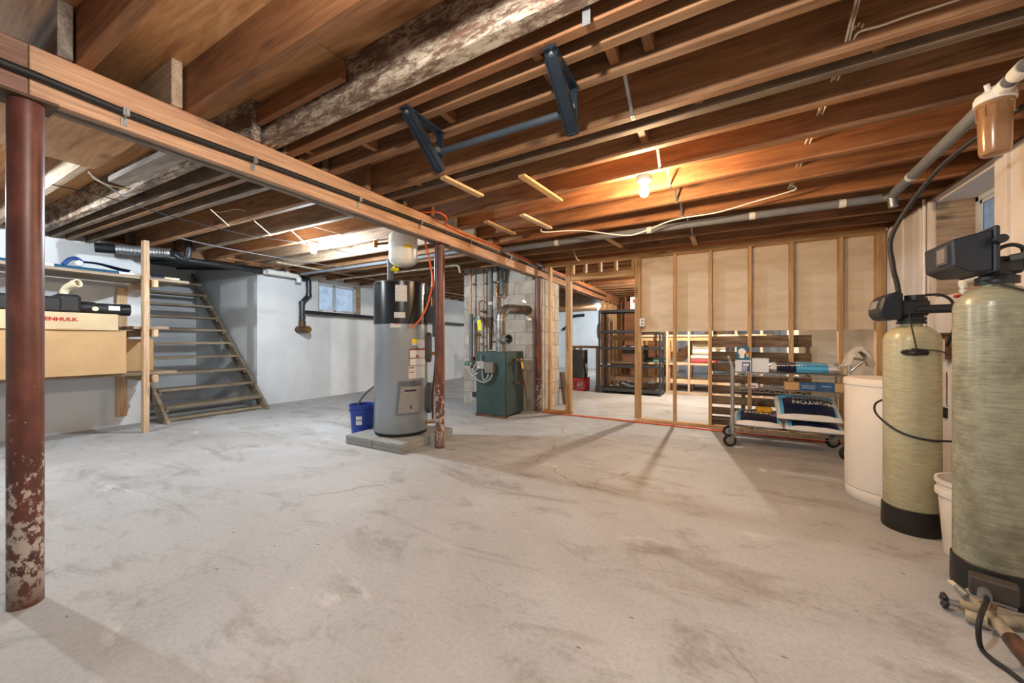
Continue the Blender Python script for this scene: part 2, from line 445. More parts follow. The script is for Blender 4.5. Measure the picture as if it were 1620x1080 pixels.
    def build(s, name, mat, parent=None, smooth=False, origin=None, bevel=0.0):
        if origin is None:
            lo = Vector([min(p[i] for p in s.v) for i in range(3)]); hi = Vector([max(p[i] for p in s.v) for i in range(3)])
            origin = Vector(((lo.x + hi.x) / 2, (lo.y + hi.y) / 2, lo.z))
        origin = Vector(origin)
        me = bpy.data.meshes.new(name)
        me.from_pydata([p - origin for p in s.v], [], s.f)
        if s.uv and len(s.uv) == len(s.v):
            ul = me.uv_layers.new()
            for lp in me.loops: ul.data[lp.index].uv = s.uv[lp.vertex_index]
        bm = bmesh.new(); bm.from_mesh(me)
        bmesh.ops.recalc_face_normals(bm, faces=bm.faces)
        if bevel: bmesh.ops.bevel(bm, geom=[e for e in bm.edges], offset=bevel, segments=1, affect='EDGES')
        bm.to_mesh(me); bm.free()
        if smooth:
            me.polygons.foreach_set('use_smooth', [True] * len(me.polygons))
            try: me.set_sharp_from_angle(angle=math.radians(40))
            except Exception: pass
        me.materials.append(M[mat] if isinstance(mat, str) else mat)
        o = bpy.data.objects.new(name, me); COL.objects.link(o); o.location = origin
        if parent is not None: attach(o, parent)
        return o

def catmull(p, k):
    out = []
    for i in range(len(p) - 1):
        p0 = p[max(i - 1, 0)]; p1 = p[i]; p2 = p[i + 1]; p3 = p[min(i + 2, len(p) - 1)]
        for j in range(k):
            t = j / k
            out.append(0.5 * ((2 * p1) + (p2 - p0) * t + (2 * p0 - 5 * p1 + 4 * p2 - p3) * t * t + (-p0 + 3 * p1 - 3 * p2 + p3) * t ** 3))
    out.append(p[-1]); return out

def world_of(o):
    m = Matrix.Translation(o.location)
    return m if o.parent is None else Matrix.Translation(o['_w'])
def attach(o, parent):
    # children keep world coordinates in their own location (parents are never rotated)
    base = Vector((0, 0, 0)); p = parent
    inv = Matrix.Identity(4); chain = []
    while p is not None: chain.append(p); p = p.parent
    m = Matrix.Identity(4)
    for q in reversed(chain): m = m @ q.matrix_parent_inverse @ Matrix.LocRotScale(q.location, q.rotation_euler, q.scale)
    o.parent = parent; o.matrix_parent_inverse = m.inverted()
def tag(o, label, cat, group=None, kind=None):
    o['label'] = label; o['category'] = cat
    if group: o['group'] = group
    if kind: o['kind'] = kind
    return o
def thing(name, label, cat, loc=(0, 0, 0), group=None):
    o = bpy.data.objects.new(name, None); COL.objects.link(o); o.location = loc; o.empty_display_size = 0.1
    return tag(o, label, cat, group)
def struct_empty(name, loc=(0, 0, 0)):
    o = bpy.data.objects.new(name, None); COL.objects.link(o); o.location = loc; o['kind'] = 'structure'; return o
def struct(o): o['kind'] = 'structure'; return o

_bm_cache = {}
def board(name, a, b, w, h, mat, parent=None, up=(0, 0, 1), bevel=0.0025):
    """A plank from a to b: w across, h along up. Local X runs along its length (grain)."""
    a = Vector(a); b = Vector(b); x = b - a; L = x.length; x.normalize(); up = Vector(up)
    if abs(x.dot(up)) > 0.98: up = Vector((0, 1, 0))
    y = up.cross(x).normalized(); z = x.cross(y)
    key = (round(L, 4), round(w, 4), round(h, 4), mat if isinstance(mat, str) else mat.name, bevel)
    me = _bm_cache.get(key)
    if me is None:
        bm = bmesh.new(); bmesh.ops.create_cube(bm, size=1.0, matrix=Matrix.Diagonal((L, w, h, 1)))
        if bevel: bmesh.ops.bevel(bm, geom=list(bm.edges), offset=min(bevel, w / 3, h / 3), segments=1, affect='EDGES')
        me = bpy.data.meshes.new(name); bm.to_mesh(me); bm.free()
        me.materials.append(M[mat] if isinstance(mat, str) else mat); _bm_cache[key] = me
    o = bpy.data.objects.new(name, me); COL.objects.link(o)
    o.rotation_euler = Matrix((x, y, z)).transposed().to_euler(); o.location = (a + b) / 2
    if parent is not None: attach(o, parent)
    return o

def text_mesh(txt, size, fn, mat, name, parent, bold=0.0, align='CENTER', dense=False):
    """Lettering: fn(x,y)->world point."""
    cu = bpy.data.curves.new('txt', 'FONT'); cu.body = txt; cu.size = size; cu.align_x = align; cu.align_y = 'CENTER'
    cu.offset = bold; cu.resolution_u = 2
    to = bpy.data.objects.new('txt', cu); COL.objects.link(to)
    dg = bpy.context.evaluated_depsgraph_get()
    me = bpy.data.meshes.new_from_object(to.evaluated_get(dg))
    bpy.data.objects.remove(to); me.name = name
    if dense:
        bm = bmesh.new(); bm.from_mesh(me); bmesh.ops.triangulate(bm, faces=bm.faces)
        bmesh.ops.subdivide_edges(bm, edges=bm.edges, cuts=2, use_grid_fill=True); bm.to_mesh(me); bm.free()
    pts = [fn(v.co.x, v.co.y) for v in me.vertices]
    org = sum(pts, Vector()) / max(1, len(pts))
    for v, p in zip(me.vertices, pts): v.co = p - org
    me.materials.clear(); me.materials.append(M[mat])
    o = bpy.data.objects.new(name, me); COL.objects.link(o); o.location = org
    if parent is not None: attach(o, parent)
    return o

# ------------------------------------------------------------------ room shell
XL, XR, YR, YF = -6.70, 1.50, -3.2, 14.6      # left wall, right wall, rear wall, far wall (inner faces)
ZJ, ZS = 2.26, 2.495                          # underside of joists, underside of subfloor
BX0, BX1 = -2.55, -2.42                       # main beam back / front
struct(MB().box2((-9.1, YR - .2, -0.12), (2.0, YF + .2, 0)).build('floor', 'floor', origin=(0, 0, 0)))

def wall_with_hole(name, x0, x1, ya, yb, z1, hole, mat):
    m = MB()
    if hole is None: m.box2((x0, ya, 0), (x1, yb, z1))
    else:
        h0, h1, g0, g1 = hole
        m.box2((x0, ya, 0), (x1, h0, z1)); m.box2((x0, h1, 0), (x1, yb, z1))
        m.box2((x0, h0, 0), (x1, h1, g0))
        if g1 < z1 - .005: m.box2((x0, h0, g1), (x1, h1, z1))
    return struct(m.build(name, mat, origin=(0, 0, 0)))
WH = (4.50, 5.47, 1.62, 2.245)
wall_with_hole('wall_left', XL - .25, XL, YR, 2.08, 2.32, None, 'wall_white')
wall_with_hole('wall_left_rear', XL - .25, XL, 3.42, YF, 2.32, WH, 'wall_white')
struct(MB().box2((-8.85, 3.42, 0), (XL - .25, 3.62, 2.5)).build('wall_stairwell_side', 'wall_white', origin=(0, 0, 0)))
struct(MB().box2((-9.05, 1.7, 0), (-8.85, 3.8, 2.55)).build('wall_stairwell_back', 'wall_white', origin=(0, 0, 0)))
struct(MB().box2((-8.85, 1.88, 0), (XL - .25, 2.08, 2.5)).build('wall_stairwell_near', 'wall_white', origin=(0, 0, 0)))
struct(MB().box2((-9.0, YF, 0), (2.0, YF + .2, 2.5)).build('wall_far', 'wall_white', origin=(0, 0, 0)))
struct(MB().box2((-7.0, YR - .2, 0), (2.0, YR, 2.5)).build('wall_rear', 'wall_white', origin=(0, 0, 0)))
RW = (3.50, 4.27, 1.42, 2.19)
wr = wall_with_hole('wall_right', XR, XR + .32, YR, YF, 2.22, RW, 'wall_panel')
# painted boards and battens fixed on the right wall
yy = YR
edges = [-3.2, -2.0, -0.8, 0.4, 1.6, 2.42, 2.9, 3.50]
for a, b in zip(edges[:-1], edges[1:]):
    o = board('panel', (XR - .006, (a + b) / 2, 0.0), (XR - .006, (a + b) / 2, 2.2), b - a - .006, 0.016, 'wall_panel', wr, up=(1, 0, 0), bevel=0.002)
for a, b in ((4.27, 4.62), (4.62, 5.2)):
    board('panel', (XR - .006, (a + b) / 2, 0.0), (XR - .006, (a + b) / 2, 2.2), b - a - .006, 0.016, 'wall_panel', wr, up=(1, 0, 0), bevel=0.002)
for y in (3.36, 2.94, 4.30, 4.47, 4.82, 5.08):
    board('batten', (XR - .022, y, 0.0), (XR - .022, y, 2.2), 0.03, 0.018, 'wall_panel', wr, up=(1, 0, 0), bevel=0.002)
# timber sill on top of the foundation
for n, x in (('trim_1', XL - .10), ('trim_2', XR + .14)):
    for a, b in ((YR, 2.05), (3.5, 8.5), (8.5, YF)) if n == 'trim_1' else ((YR, 2.0), (2.0, 7.2), (7.2, YF)):
        pass
t1 = struct_empty('trim_1', (XL - .1, 0, 2.3)); t2 = struct_empty('trim_2', (XR + .14, 0, 2.2))
for a, b in ((YR, 2.05), (3.5, 8.5), (8.5, YF)): board('sill_plate', (XL - .10, a, 2.34), (XL - .10, b - .01, 2.34), .16, .04, 'joist', t1)
for a, b in ((YR, 2.0), (2.0, 7.2), (7.2, YF)): board('sill_plate', (XR + .12, a, 2.24), (XR + .12, b - .01, 2.24), .2, .038, 'joist', t2)
# rim boards closing the joist bays
for a, b in ((YR, 2.0), (2.0, 7.2), (7.2, YF)): board('rim_board', (XR + .2, a, 2.377), (XR + .2, b - .01, 2.377), .04, .235, 'joist', t2)
for a, b in ((YR, 1.9), (3.5, 9), (9, YF)): board('rim_board', (XL - .2, a, 2.427), (XL - .2, b - .01, 2.427), .04, .135, 'joist', t1)
# grey jog of the wall beyond the stud partition
struct(MB().box2((0.88, 6.03, 0), (XR, 7.0, 2.2)).build('wall_jog', 'wall_grey', origin=(0, 0, 0)))

# ------------------------------------------------------------------ ceiling: subfloor sheets and joists
ceil = MB().box2((-9.1, YR - .2, 2.56), (2.0, YF + .2, 2.62)).build('ceiling', 'dark_panel', origin=(0, 0, 0)); struct(ceil)
for j, y0 in enumerate([YR + 1.22 * k for k in range(15)]):
    x0 = -9.0 + (0.0 if j % 2 else -1.22)
    while x0 < 1.9:
        a = max(x0, -9.0); b = min(x0 + 2.44, 1.95)
        if b - a > .05:
            board('plywood_sheet', (a + .002, y0 + .61, ZS + .01), (b - .002, y0 + .61, ZS + .01), 1.216, .02, 'plywood', ceil, bevel=0)
        x0 += 2.44

def joist(ya, yb, xa, xb, mat, th=.045, h=.234, z=ZJ):
    """far lower edge passes y=ya at x=xa and y=yb at x=xb."""
    return board('joist', (xa, ya - th / 2, z + h / 2), (xb, yb - th / 2, z + h / 2), th, h, mat, ceil, bevel=0.003)
def lin(p, q, x): return p[1] + (q[1] - p[1]) * (x - p[0]) / (q[0] - p[0])
# right bays (front of the beam): (far edge y at x=-2.42, at x=1.0, material, thickness)
RJ = [(-2.95, -2.95, 'joist'), (-2.55, -2.55, 'joist'), (-2.15, -2.15, 'joist_red'), (-1.75, -1.75, 'joist'), (-1.35, -1.35, 'joist'), (-.95, -.95, 'joist'),
      (-.55, -.55, 'joist_red'), (-.15, -.15, 'joist'), (.215, .215, 'joist'), (.56, .56, 'joist_red'), (.94, .95, 'joist_red'), (1.345, 1.275, 'joist_paint'),
      (1.455, 1.40, 'joist_red'), (1.575, 1.515, 'joist'), (1.755, 1.70, 'joist'), (2.175, 2.05, 'joist'), (2.315, 2.17, 'joist_dull'), (2.575, 2.42, 'joist'),
      (2.93, 2.75, 'joist'), (3.28, 3.11, 'joist_red'), (3.67, 3.47, 'joist_red'), (4.0, 3.97, 'joist_red'), (4.33, 4.36, 'joist'), (4.70, 4.73, 'joist'), (5.08, 5.12, 'joist')]
JR = []
for a, b, m in RJ:
    th = .05 if m != 'joist_paint' else .075
    h = .234
    xa, xb = -2.56, 1.62
    ya, yb = lin((-2.42, a), (1.0, b), xa), lin((-2.42, a), (1.0, b), xb)
    joist(ya, yb, xa, xb, m, th, h); JR.append((a, b, th))
for k in range(24):
    y = 5.50 + .39 * k
    if y < YF: joist(y, y, -2.56, 1.62, 'joist' if k % 3 else 'joist_red')
# left bays: far edge y at x=-3, at x=-6
LJ = [(-2.6, -2.6), (-2.2, -2.2), (-1.8, -1.8), (-1.4, -1.4), (-1.0, -1.0), (-.6, -.6), (-.24, -.24), (.12, .12), (.50, .49), (.87, .85), (1.235, 1.16), (1.405, 1.285), (1.51, 1.405), (1.675, 1.565), (2.045, 1.97), (2.44, 2.36), (2.80, 2.72), (3.16, 3.10)]
lm = ['joist', 'joist_red', 'joist_pale', 'joist_grey', 'joist', 'joist', 'joist_grey', 'joist']
for i, (a, b) in enumerate(LJ):
    mat = 'joist_pale' if abs(a - .87) < .01 else ('joist_paint' if abs(a - 1.235) < .01 else ('joist_grey' if a < .8 else ('joist_dull' if i % 2 else 'joist')))
    xa, xb = -2.405, (XL - .22 if not (1.9 < a < 3.3) else -6.6)
    dy = 0.0
    ya, yb = lin((-3, a), (-6, b), xa), lin((-3, a), (-6, b), xb)
    joist(yb, ya, xb, xa, mat, .055 if mat == 'joist_paint' else .045)
for k in range(29):
    y = 3.56 + .385 * k
    if 5.2 < y < 6.1: joist(y, y, XL - .22, -3.95, 'joist')
    elif y < YF: joist(y, y, XL - .22, -2.43 if y > 3.3 else -2.405, 'joist_pale' if k == 0 else 'joist')
# header over the stair opening, and the dark soffit above the flight
board('header_joist', (-6.62, 1.95, ZJ + .117), (-6.62, 3.45, ZJ + .117), .045, .234, 'joist', ceil)
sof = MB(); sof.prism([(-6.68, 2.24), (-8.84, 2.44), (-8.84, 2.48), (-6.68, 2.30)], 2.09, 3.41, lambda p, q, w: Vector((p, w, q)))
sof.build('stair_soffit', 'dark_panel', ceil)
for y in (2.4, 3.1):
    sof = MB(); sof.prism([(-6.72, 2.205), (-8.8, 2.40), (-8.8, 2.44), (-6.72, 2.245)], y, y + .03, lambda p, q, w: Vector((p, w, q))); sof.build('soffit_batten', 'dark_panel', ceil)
# plywood patch and nailer under the left bays
board('plywood_patch', (-3.75, .30, ZJ - .008), (-2.56, .30, ZJ - .008), 1.16, .012, 'plywood', ceil, bevel=0)
board('nailer_block', (-3.82, 1.01, ZJ - .012 - .02), (-2.90, 1.04, ZJ - .032), .10, .04, 'joist_grey', ceil)
board('nailer_block', (-3.76, .30, ZJ - .03), (-2.60, .36, ZJ - .03), .04, .03, 'old_wood', ceil)
# scab blocks, cross bridging and furring strips
board('scab_block', (-2.40, 1.235, 2.40), (-1.62, 1.222, 2.40), .035, .09, 'joist_red', ceil)
def block_at(u, v, y0, y1, w=.04, h=.09, mat='joist_red', z=ZJ + .03):
    p = onz(u, v, ZJ); board('bridging_block', (p.x, y0, z + h / 2), (p.x, y1, z + h / 2), w, h, mat, ceil)
def yb_(i, x): return lin((-2.42, RJ[i][0]), (1.0, RJ[i][1]), x)
def between(u, v, i, **k):
    p = onz(u, v, ZJ); th = .05 if RJ[i + 1][2] != 'joist_paint' else .075
    block_at(u, v, yb_(i, p.x), yb_(i + 1, p.x) - th, **k)
for (u, v, i) in ((475, 243, 12), (538, 216, 13), (667, 163, 13), (843, 92, 12), (845, 96, 13), (968, 100, 13), (1105, 168, 15), (1017, 225, 16), (645, 290, 15), (1395, 82, 15), (1020, 62, 13)):
    between(u, v, i)
for a, b, m in (((-1.747, 2.13), (-1.70, 2.56), 'stud'), ((-1.24, 2.38), (-1.18, 2.97), 'stud'), ((-2.02, 3.12), (-1.985, 3.64), 'stud'), ((-1.62, 3.12), (-1.556, 3.64), 'stud_pale'), ((-1.14, 4.30), (-1.083, 4.77), 'stud'), ((-.28, 4.66), (-.27, 5.10), 'stud')):
    board('furring_strip', (*a, ZJ - .010), (*b, ZJ - .010), .055, .02, m, ceil)
for a, b in (((-4.55, 2.42), (-4.05, 2.80)), ((-5.9, 2.70), (-5.55, 2.85))):
    board('scab_block', (a[0], a[1] + .02, 2.34), (b[0], a[1] + .02, 2.34), .04, .11, 'joist_pale', ceil)

# ------------------------------------------------------------------ main beam
bm_ = thing('support_beam', 'long built-up fir girder on red steel columns under the joists', 'beam', (BX1, 0, 2.055))
ztop, zbot = ZJ, 2.055
segs = [(YR + .02, .385, 'beam_dark'), (.387, 5.23, 'beam'), (5.232, 9.6, 'joist_red'), (9.602, YF - .02, 'joist_red')]
for a, b, m in segs:
    board('girder_ply', (BX1 - .021, a, (ztop + zbot) / 2), (BX1 - .021, b, (ztop + zbot) / 2), .041, ztop - zbot, m, bm_, bevel=.003)
for a, b in ((YR + .02, 2.0), (2.002, 5.0), (5.002, 9.0), (9.002, YF - .02)):
    board('girder_ply', (BX1 - .0635, a, (ztop + zbot) / 2 + .004), (BX1 - .0635, b, (ztop + zbot) / 2 + .004), .041, ztop - zbot - .008, 'joist_grey', bm_, bevel=.003)
    board('girder_ply', (BX1 - .106, a, (ztop + zbot) / 2), (BX1 - .106, b, (ztop + zbot) / 2), .041, ztop - zbot, 'joist_grey', bm_, bevel=.003)

def column(name, x, y, label, r=.0495, mat='column', h=2.055, group=None):
    t = thing(name, label, 'column', (x, y, 0), group)
    MB().lathe([(1e-4, 0), (r, 0), (r, h - .012), (1e-4, h - .012)], (x, y, 0), 28).build('shaft', mat, t, True, origin=(x, y, 0))
    MB().box((x, y, h - .006), (.15, .15, .012)).build('cap_plate', 'iron', t)
    return t
CX = -2.485
column('steel_column', CX, .388, 'red steel column heavily flaked with pale patches, standing alone under brown girder end')
column('steel_column', CX, 2.985, 'red-brown steel column beside the grey water heater')
column('steel_column', -2.452, 5.272, 'dark red steel column between green boiler and first partition stud')
column('steel_column', CX, -2.1, 'red steel column under girder by the rear wall')
column('steel_column', -2.47, 6.75, 'slim grey steel pipe column seen through the doorway', .035, 'insulation')

# ------------------------------------------------------------------ windows
def window(name, x_in, x_glass, y0, y1, z0, z1, split, jamb_mat, sash):
    """A basement window set deep in a side wall; x_glass is the plane of the panes."""
    w = struct_empty(name, ((x_in + x_glass) / 2, (y0 + y1) / 2, z0))
    s = 1 if x_glass > x_in else -1
    tj = .02
    d = x_glass - x_in + s * .02
    xm = x_in + d / 2
    L = abs(d)
    for yy_, nm in ((y0 + tj / 2, 'jamb'), (y1 - tj / 2, 'jamb')):
        board(nm, (xm - L / 2, yy_, (z0 + z1) / 2), (xm + L / 2, yy_, (z0 + z1) / 2), tj, z1 - z0, jamb_mat, w)
    board('sill', (xm, y0 + tj, z0 + tj / 2), (xm, y1 - tj, z0 + tj / 2), L, tj, jamb_mat, w)
    board('head_board', (xm, y0 + tj, z1 - tj / 2), (xm, y1 - tj, z1 - tj / 2), L, tj, 'wall_panel', w)
    fw = .035
    a0, a1, b0, b1 = y0 + tj, y1 - tj, z0 + tj, z1 - tj
    fr = MB()
    fr.box2((x_glass - .03, a0, b0), (x_glass + .03, a0 + fw, b1)); fr.box2((x_glass - .03, a1 - fw, b0), (x_glass + .03, a1, b1))
    fr.box2((x_glass - .03, a0, b0), (x_glass + .03, a1, b0 + fw)); fr.box2((x_glass - .03, a0, b1 - fw), (x_glass + .03, a1, b1))
    fr.build('window_frame', 'vinyl', w)
    ym = a0 + (a1 - a0) * split
    for k, (p, q) in enumerate(((a0 + fw, ym), (ym, a1 - fw))):
        off = -.012 * s if k else .008 * s
        g = MB(); fw2 = .024
        xg = x_glass + off
        g.box2((xg - .008, p, b0 + fw), (xg + .008, p + fw2, b1 - fw)); g.box2((xg - .008, q - fw2, b0 + fw), (xg + .008, q, b1 - fw))
        g.box2((xg - .008, p, b0 + fw), (xg + .008, q, b0 + fw + fw2)); g.box2((xg - .008, p, b1 - fw - fw2), (xg + .008, q, b1 - fw))
        so = g.build('sash', sash, w)
        MB().box2((xg - .002, p + fw2, b0 + fw + fw2), (xg + .002, q - fw2, b1 - fw - fw2)).build('pane', 'glass', so)
    return w
window('window_1', XL, XL - .16, WH[0], WH[1], WH[2], WH[3], .47, 'jamb', 'vinyl')
window('window_2', XR, XR + .24, RW[0], RW[1], RW[2], RW[3], .5, 'jamb', 'vinyl')

# ------------------------------------------------------------------ stud partition with hung drywall
PY = 5.27                                           # face of the studs
wp = struct_empty('wall_partition', (0, PY, 0))
def stud(x, z0, z1, w=.038, d=.089, mat='stud', y=PY): return board('stud', (x, y + d / 2, z0), (x, y + d / 2, z1), w, d, mat, wp, up=(0, 1, 0))
def plate(nm, x0, x1, z, h=.038, d=.089, mat='stud', y=PY): return board(nm, (x0, y + d / 2, z), (x1, y + d / 2, z), d, h, mat, wp)
plate('bottom_plate', -2.36, -1.92, .019); plate('bottom_plate', -1.0, 1.49, .019)
plate('top_plate', -2.40, -.93, 2.226, .06); plate('top_plate', -.928, 1.49, 2.226, .06)
for x in (-2.27, -1.99, -1.951, -1.0, -.961, -.52, -.113, .303, .705, 1.137, 1.44, 1.475): stud(x, .038, 2.196)
plate('door_header', -1.93, -1.02, 1.985, .04); plate('door_header', -1.93, -1.02, 2.03, .05)
for x in (-1.91, -1.72, -1.50, -1.28, -1.04): stud(x, 2.055, 2.196)
for a, b in ((-1.02, .303), (.305, 1.49)):
    o = board('drywall_sheet', (a, PY + .097, 1.70), (b - .004, PY + .097, 1.70), .0127, 1.0, 'drywall', wp, up=(0, 0, 1), bevel=.001)
# outlet box on the stud
ob = thing('outlet_box', 'white outlet box with cover on the door stud of partition', 'outlet', (-.915, PY - .02, 1.30))
MB().box((-.915, PY + .0, 1.325), (.065, .05, .11)).build('box', 'white', ob, bevel=.004)
for dz in (-.022, .022): MB().box((-.915, PY - .027, 1.325 + dz), (.03, .004, .026)).build('socket', 'box_grey', ob)

# ------------------------------------------------------------------ chimney of concrete block
CHX0, CHX1, CHY0, CHY1 = -3.9, -2.40, 5.33, 6.0
ch = thing('chimney', 'grey concrete block chimney pier behind the green boiler', 'chimney', ((CHX0 + CHX1) / 2, (CHY0 + CHY1) / 2, 0))
core = MB().box2((CHX0 + .02, CHY0 + .012, 0), (BX0 - .03, CHY1 - .02, 2.49)); core.box2((BX0 - .04, CHY0 + .012, 0), (CHX1 - .012, CHY1 - .02, 2.04)); core.build('mortar_core', 'mortar', ch)
for c in range(12):
    z0, z1 = c * .203, min(c * .203 + .195, 2.49)
    xe = CHX1 if z1 < 2.05 else BX0 - .02
    x = CHX0 + (0 if c % 2 == 0 else -.2)
    while x < xe - .02:
        a, b = max(x, CHX0), min(x + .398, xe)
        if b - a > .03: MB().box2((a, CHY0, z0), (b - .008, CHY0 + .08, z1)).build('block', 'block', ch, bevel=.004)
        x += .406
    if z1 < 2.05:
        y = CHY0 + .085 + (0 if c % 2 else -.2)
        while y < CHY1 - .02:
            a, b = max(y, CHY0 + .085), min(y + .398, CHY1)
            if b - a > .03: MB().box2((CHX1 - .08, a, z0), (CHX1, b - .008, z1)).build('block', 'block', ch, bevel=.004)
            y += .406

# ------------------------------------------------------------------ open wooden staircase
st = thing('staircase', 'open wooden stair of worn plank treads against white stairwell', 'stairs', (-6.4, 2.7, 0))
RISE, RUN, N = .2135, .226, 10
for k in range(N):
    z = .209 + k * RISE; x = -6.375 - k * RUN
    board('tread', (x - .12, 2.14, z - .018), (x - .12, 3.335, z - .018), .235, .038, 'stair_wood', st, bevel=.004)
    for y in (2.165, 3.31): board('cleat', (x - .21, y, z - .057), (x - .03, y, z - .057), .03, .036, 'stair_wood', st)
def stringer(y0, y1):
    m = MB(); m.prism([(-6.21, 0), (-6.46, 0), (-8.83, 2.20), (-8.83, 2.37)], y0, y1, lambda p, q, w: Vector((p, w, q)))
    o = m.build('stringer', 'stair_wood', st); return o
stringer(2.10, 2.14); stringer(3.335, 3.375)
board('kick_board', (-6.43, 2.15, .03), (-6.43, 3.33, .03), .09, .04, 'stair_wood', st)

# ------------------------------------------------------------------ timber storage rack on the left wall
rk = thing('storage_rack', 'timber storage rack with three plank shelves fixed to white wall', 'shelf', (-6.2, 1.2, 0))
RX = -5.93
board('post', (RX, 1.80, 0), (RX, 1.80, 2.255), .05, .085, 'tan_wood', rk, up=(1, 0, 0))
board('wall_cleat', (XL + .022, 1.80, .12), (XL + .022, 1.80, 1.75), .10, .04, 'tan_wood', rk, up=(1, 0, 0))
board('post', (RX, -.9, 0), (RX, -.9, 2.255), .05, .085, 'tan_wood', rk, up=(1, 0, 0))
for z in (1.80, 1.215, .675):
    board('shelf_bearer', (XL + .03, 1.87, z - .045), (RX + .09, 1.87, z - .045), .04, .085, 'tan_wood', rk)
    board('shelf_bearer', (XL + .03, -.97, z - .045), (RX + .09, -.97, z - .045), .04, .085, 'tan_wood', rk)
for i, (w, off) in enumerate(((.20, 0), (.20, .205), (.22, .42))):
    board('shelf_plank', (-6.03 - off, -1.0, 1.818), (-6.03 - off, 2.22 - .03 * i, 1.818), w, .034, 'old_wood', rk)
    board('shelf_plank', (-6.03 - off, -1.0 if i == 2 else 1.70, 1.233), (-6.03 - off, 2.02 - .03 * i, 1.233), .19 if i == 2 else w, .034, 'old_wood', rk)
    board('shelf_plank', (-6.03 - off, -1.0, .693), (-6.03 - off, 2.10 - .03 * i, .693), w, .034, 'old_wood', rk)

def carton(name, a, b, label, mat='cardboard', tape=True, group=None):
    """Closed cardboard box a..b with flaps and a tape strip."""
    a = Vector(a); b = Vector(b); c = (a + b) / 2
    t = thing(name, label, 'box', (c.x, c.y, a.z), group)
    MB().box2(a, (b.x, b.y, b.z - .004)).build('body', mat, t, bevel=.004)
    dx = b.x - a.x
    MB().box2((a.x, a.y, b.z - .006), (c.x - .002, b.y, b.z)).build('flap', mat, t)
    MB().box2((c.x + .002, a.y, b.z - .006), (b.x, b.y, b.z)).build('flap', mat, t)
    if tape: MB().box2((c.x - .025, a.y - .001, b.z - .0), (c.x + .025, b.y + .001, b.z + .001)).build('tape', 'cardboard_lite', t)
    return t
carton('cardboard_box', (-6.33, .50, .711), (-5.86, 1.62, 1.188), 'large brown cardboard box lying on the lowest plank shelf')
for y in (1.42, .70): pass
carton('cardboard_box', (-6.58, 1.70, .711), (-6.20, 1.96, 1.10), 'small upright cardboard box in the rack corner beside large box')
fb = thing('flat_carton', 'shallow tan carton with red lettering on top of large box', 'box', (-6.1, 1.0, 1.19))
MB().box2((-6.33, .45, 1.19), (-5.84, 1.55, 1.365)).build('body', 'cardboard_lite', fb, bevel=.004)
MB().box2((-6.325, .46, 1.365), (-5.845, 1.54, 1.369)).build('lid', 'cardboard_lite', fb)
MB().box2((-5.8405, 1.10, 1.19), (-5.8385, 1.28, 1.205)).build('hand_flap', 'cardboard', fb)
text_mesh('ENHULK', .048, lambda x, y: Vector((-5.8385, 1.135 + x * 1.2, 1.295 + y)), 'red_print', 'lettering', fb, .0022)

# pool pump lying on the flat carton
pp = thing('pool_pump', 'black pool pump with cream elbow lying on the tan carton', 'pump', (-6.05, 1.3, 1.37))
pm = MB().box2((-6.20, .62, 1.372), (-5.93, 1.16, 1.53)); pm.build('strainer_box', 'black', pp, bevel=.02)
MB().box2((-6.18, 1.12, 1.372), (-5.95, 1.30, 1.565)).build('volute', 'black', pp, bevel=.025)
MB().cyl((-6.065, 1.28, 1.44), (-6.065, 1.42, 1.44), .065, 24).build('seal_housing', 'black', pp, True)
MB().cyl((-6.065, 1.40, 1.435), (-6.065, 1.62, 1.435), .062, 24).build('motor', 'black', pp, True)
MB().cyl((-6.065, 1.62, 1.435), (-6.065, 1.70, 1.435), .067, 24).build('end_cap', 'black_gloss', pp, True)
MB().box((-6.0045, 1.56, 1.445), (.012, .09, .05)).build('motor_label', 'paper', pp)
MB().cyl((-5.965, 1.40, 1.425), (-5.945, 1.40, 1.425), .024, 16).build('drain_knob', 'cream', pp, True)
el = MB().tube([(-6.06, 1.20, 1.55), (-6.06, 1.20, 1.60), (-6.04, 1.215, 1.64), (-6.0, 1.235, 1.665), (-5.97, 1.25, 1.675)], .034, 16, 3); eo = el.build('elbow', 'cream', pp, True)
MB().lathe([(.030, 0), (.043, 0), (.043, .045), (.030, .045), (.030, .0)], (-5.97, 1.25, 1.675), 20, Vector((1, .45, .28)).to_track_quat('Z', 'Y').to_matrix()).build('socket_end', 'cream', eo, True)
# poles, fin and jars on the top shelf
def pole(name, y0, y1, x0, x1, z, r, segs, label):
    t = thing(name, label, 'pole', (x0, (y0 + y1) / 2, z - r))
    p = y0
    for (f, mat) in segs:
        q = p + (y1 - y0) * f
        a = (x0 + (x1 - x0) * (p - y0) / (y1 - y0), p, z); b = (x0 + (x1 - x0) * (q - y0) / (y1 - y0), q, z)
        MB().cyl(a, b, r, 14).build('section', mat, t, True); p = q
pole('telescopic_pole', -.8, 1.86, -6.00, -6.00, 1.853, .017, ((.62, 'pole_blue'), (.10, 'white'), (.18, 'pole_blue'), (.10, 'white')), 'blue and white banded pole lying along the top shelf edge')
pole('telescopic_pole', -.8, 2.16, -6.14, -6.05, 1.856, .019, ((.74, 'black_blue'), (.13, 'pole_steel'), (.08, 'navy'), (.05, 'cream')), 'dark bronze pole with cream grip end on the top shelf')
pole('telescopic_pole', -.6, 2.0, -6.26, -6.22, 1.852, .015, ((.5, 'pole_blue'), (.5, 'black_blue')), 'slim dark blue pole at the back of top shelf')
fn = thing('swim_fin', 'blue rubber fin lying folded on the poles of top shelf', 'fin', (-6.10, 1.45, 1.87))
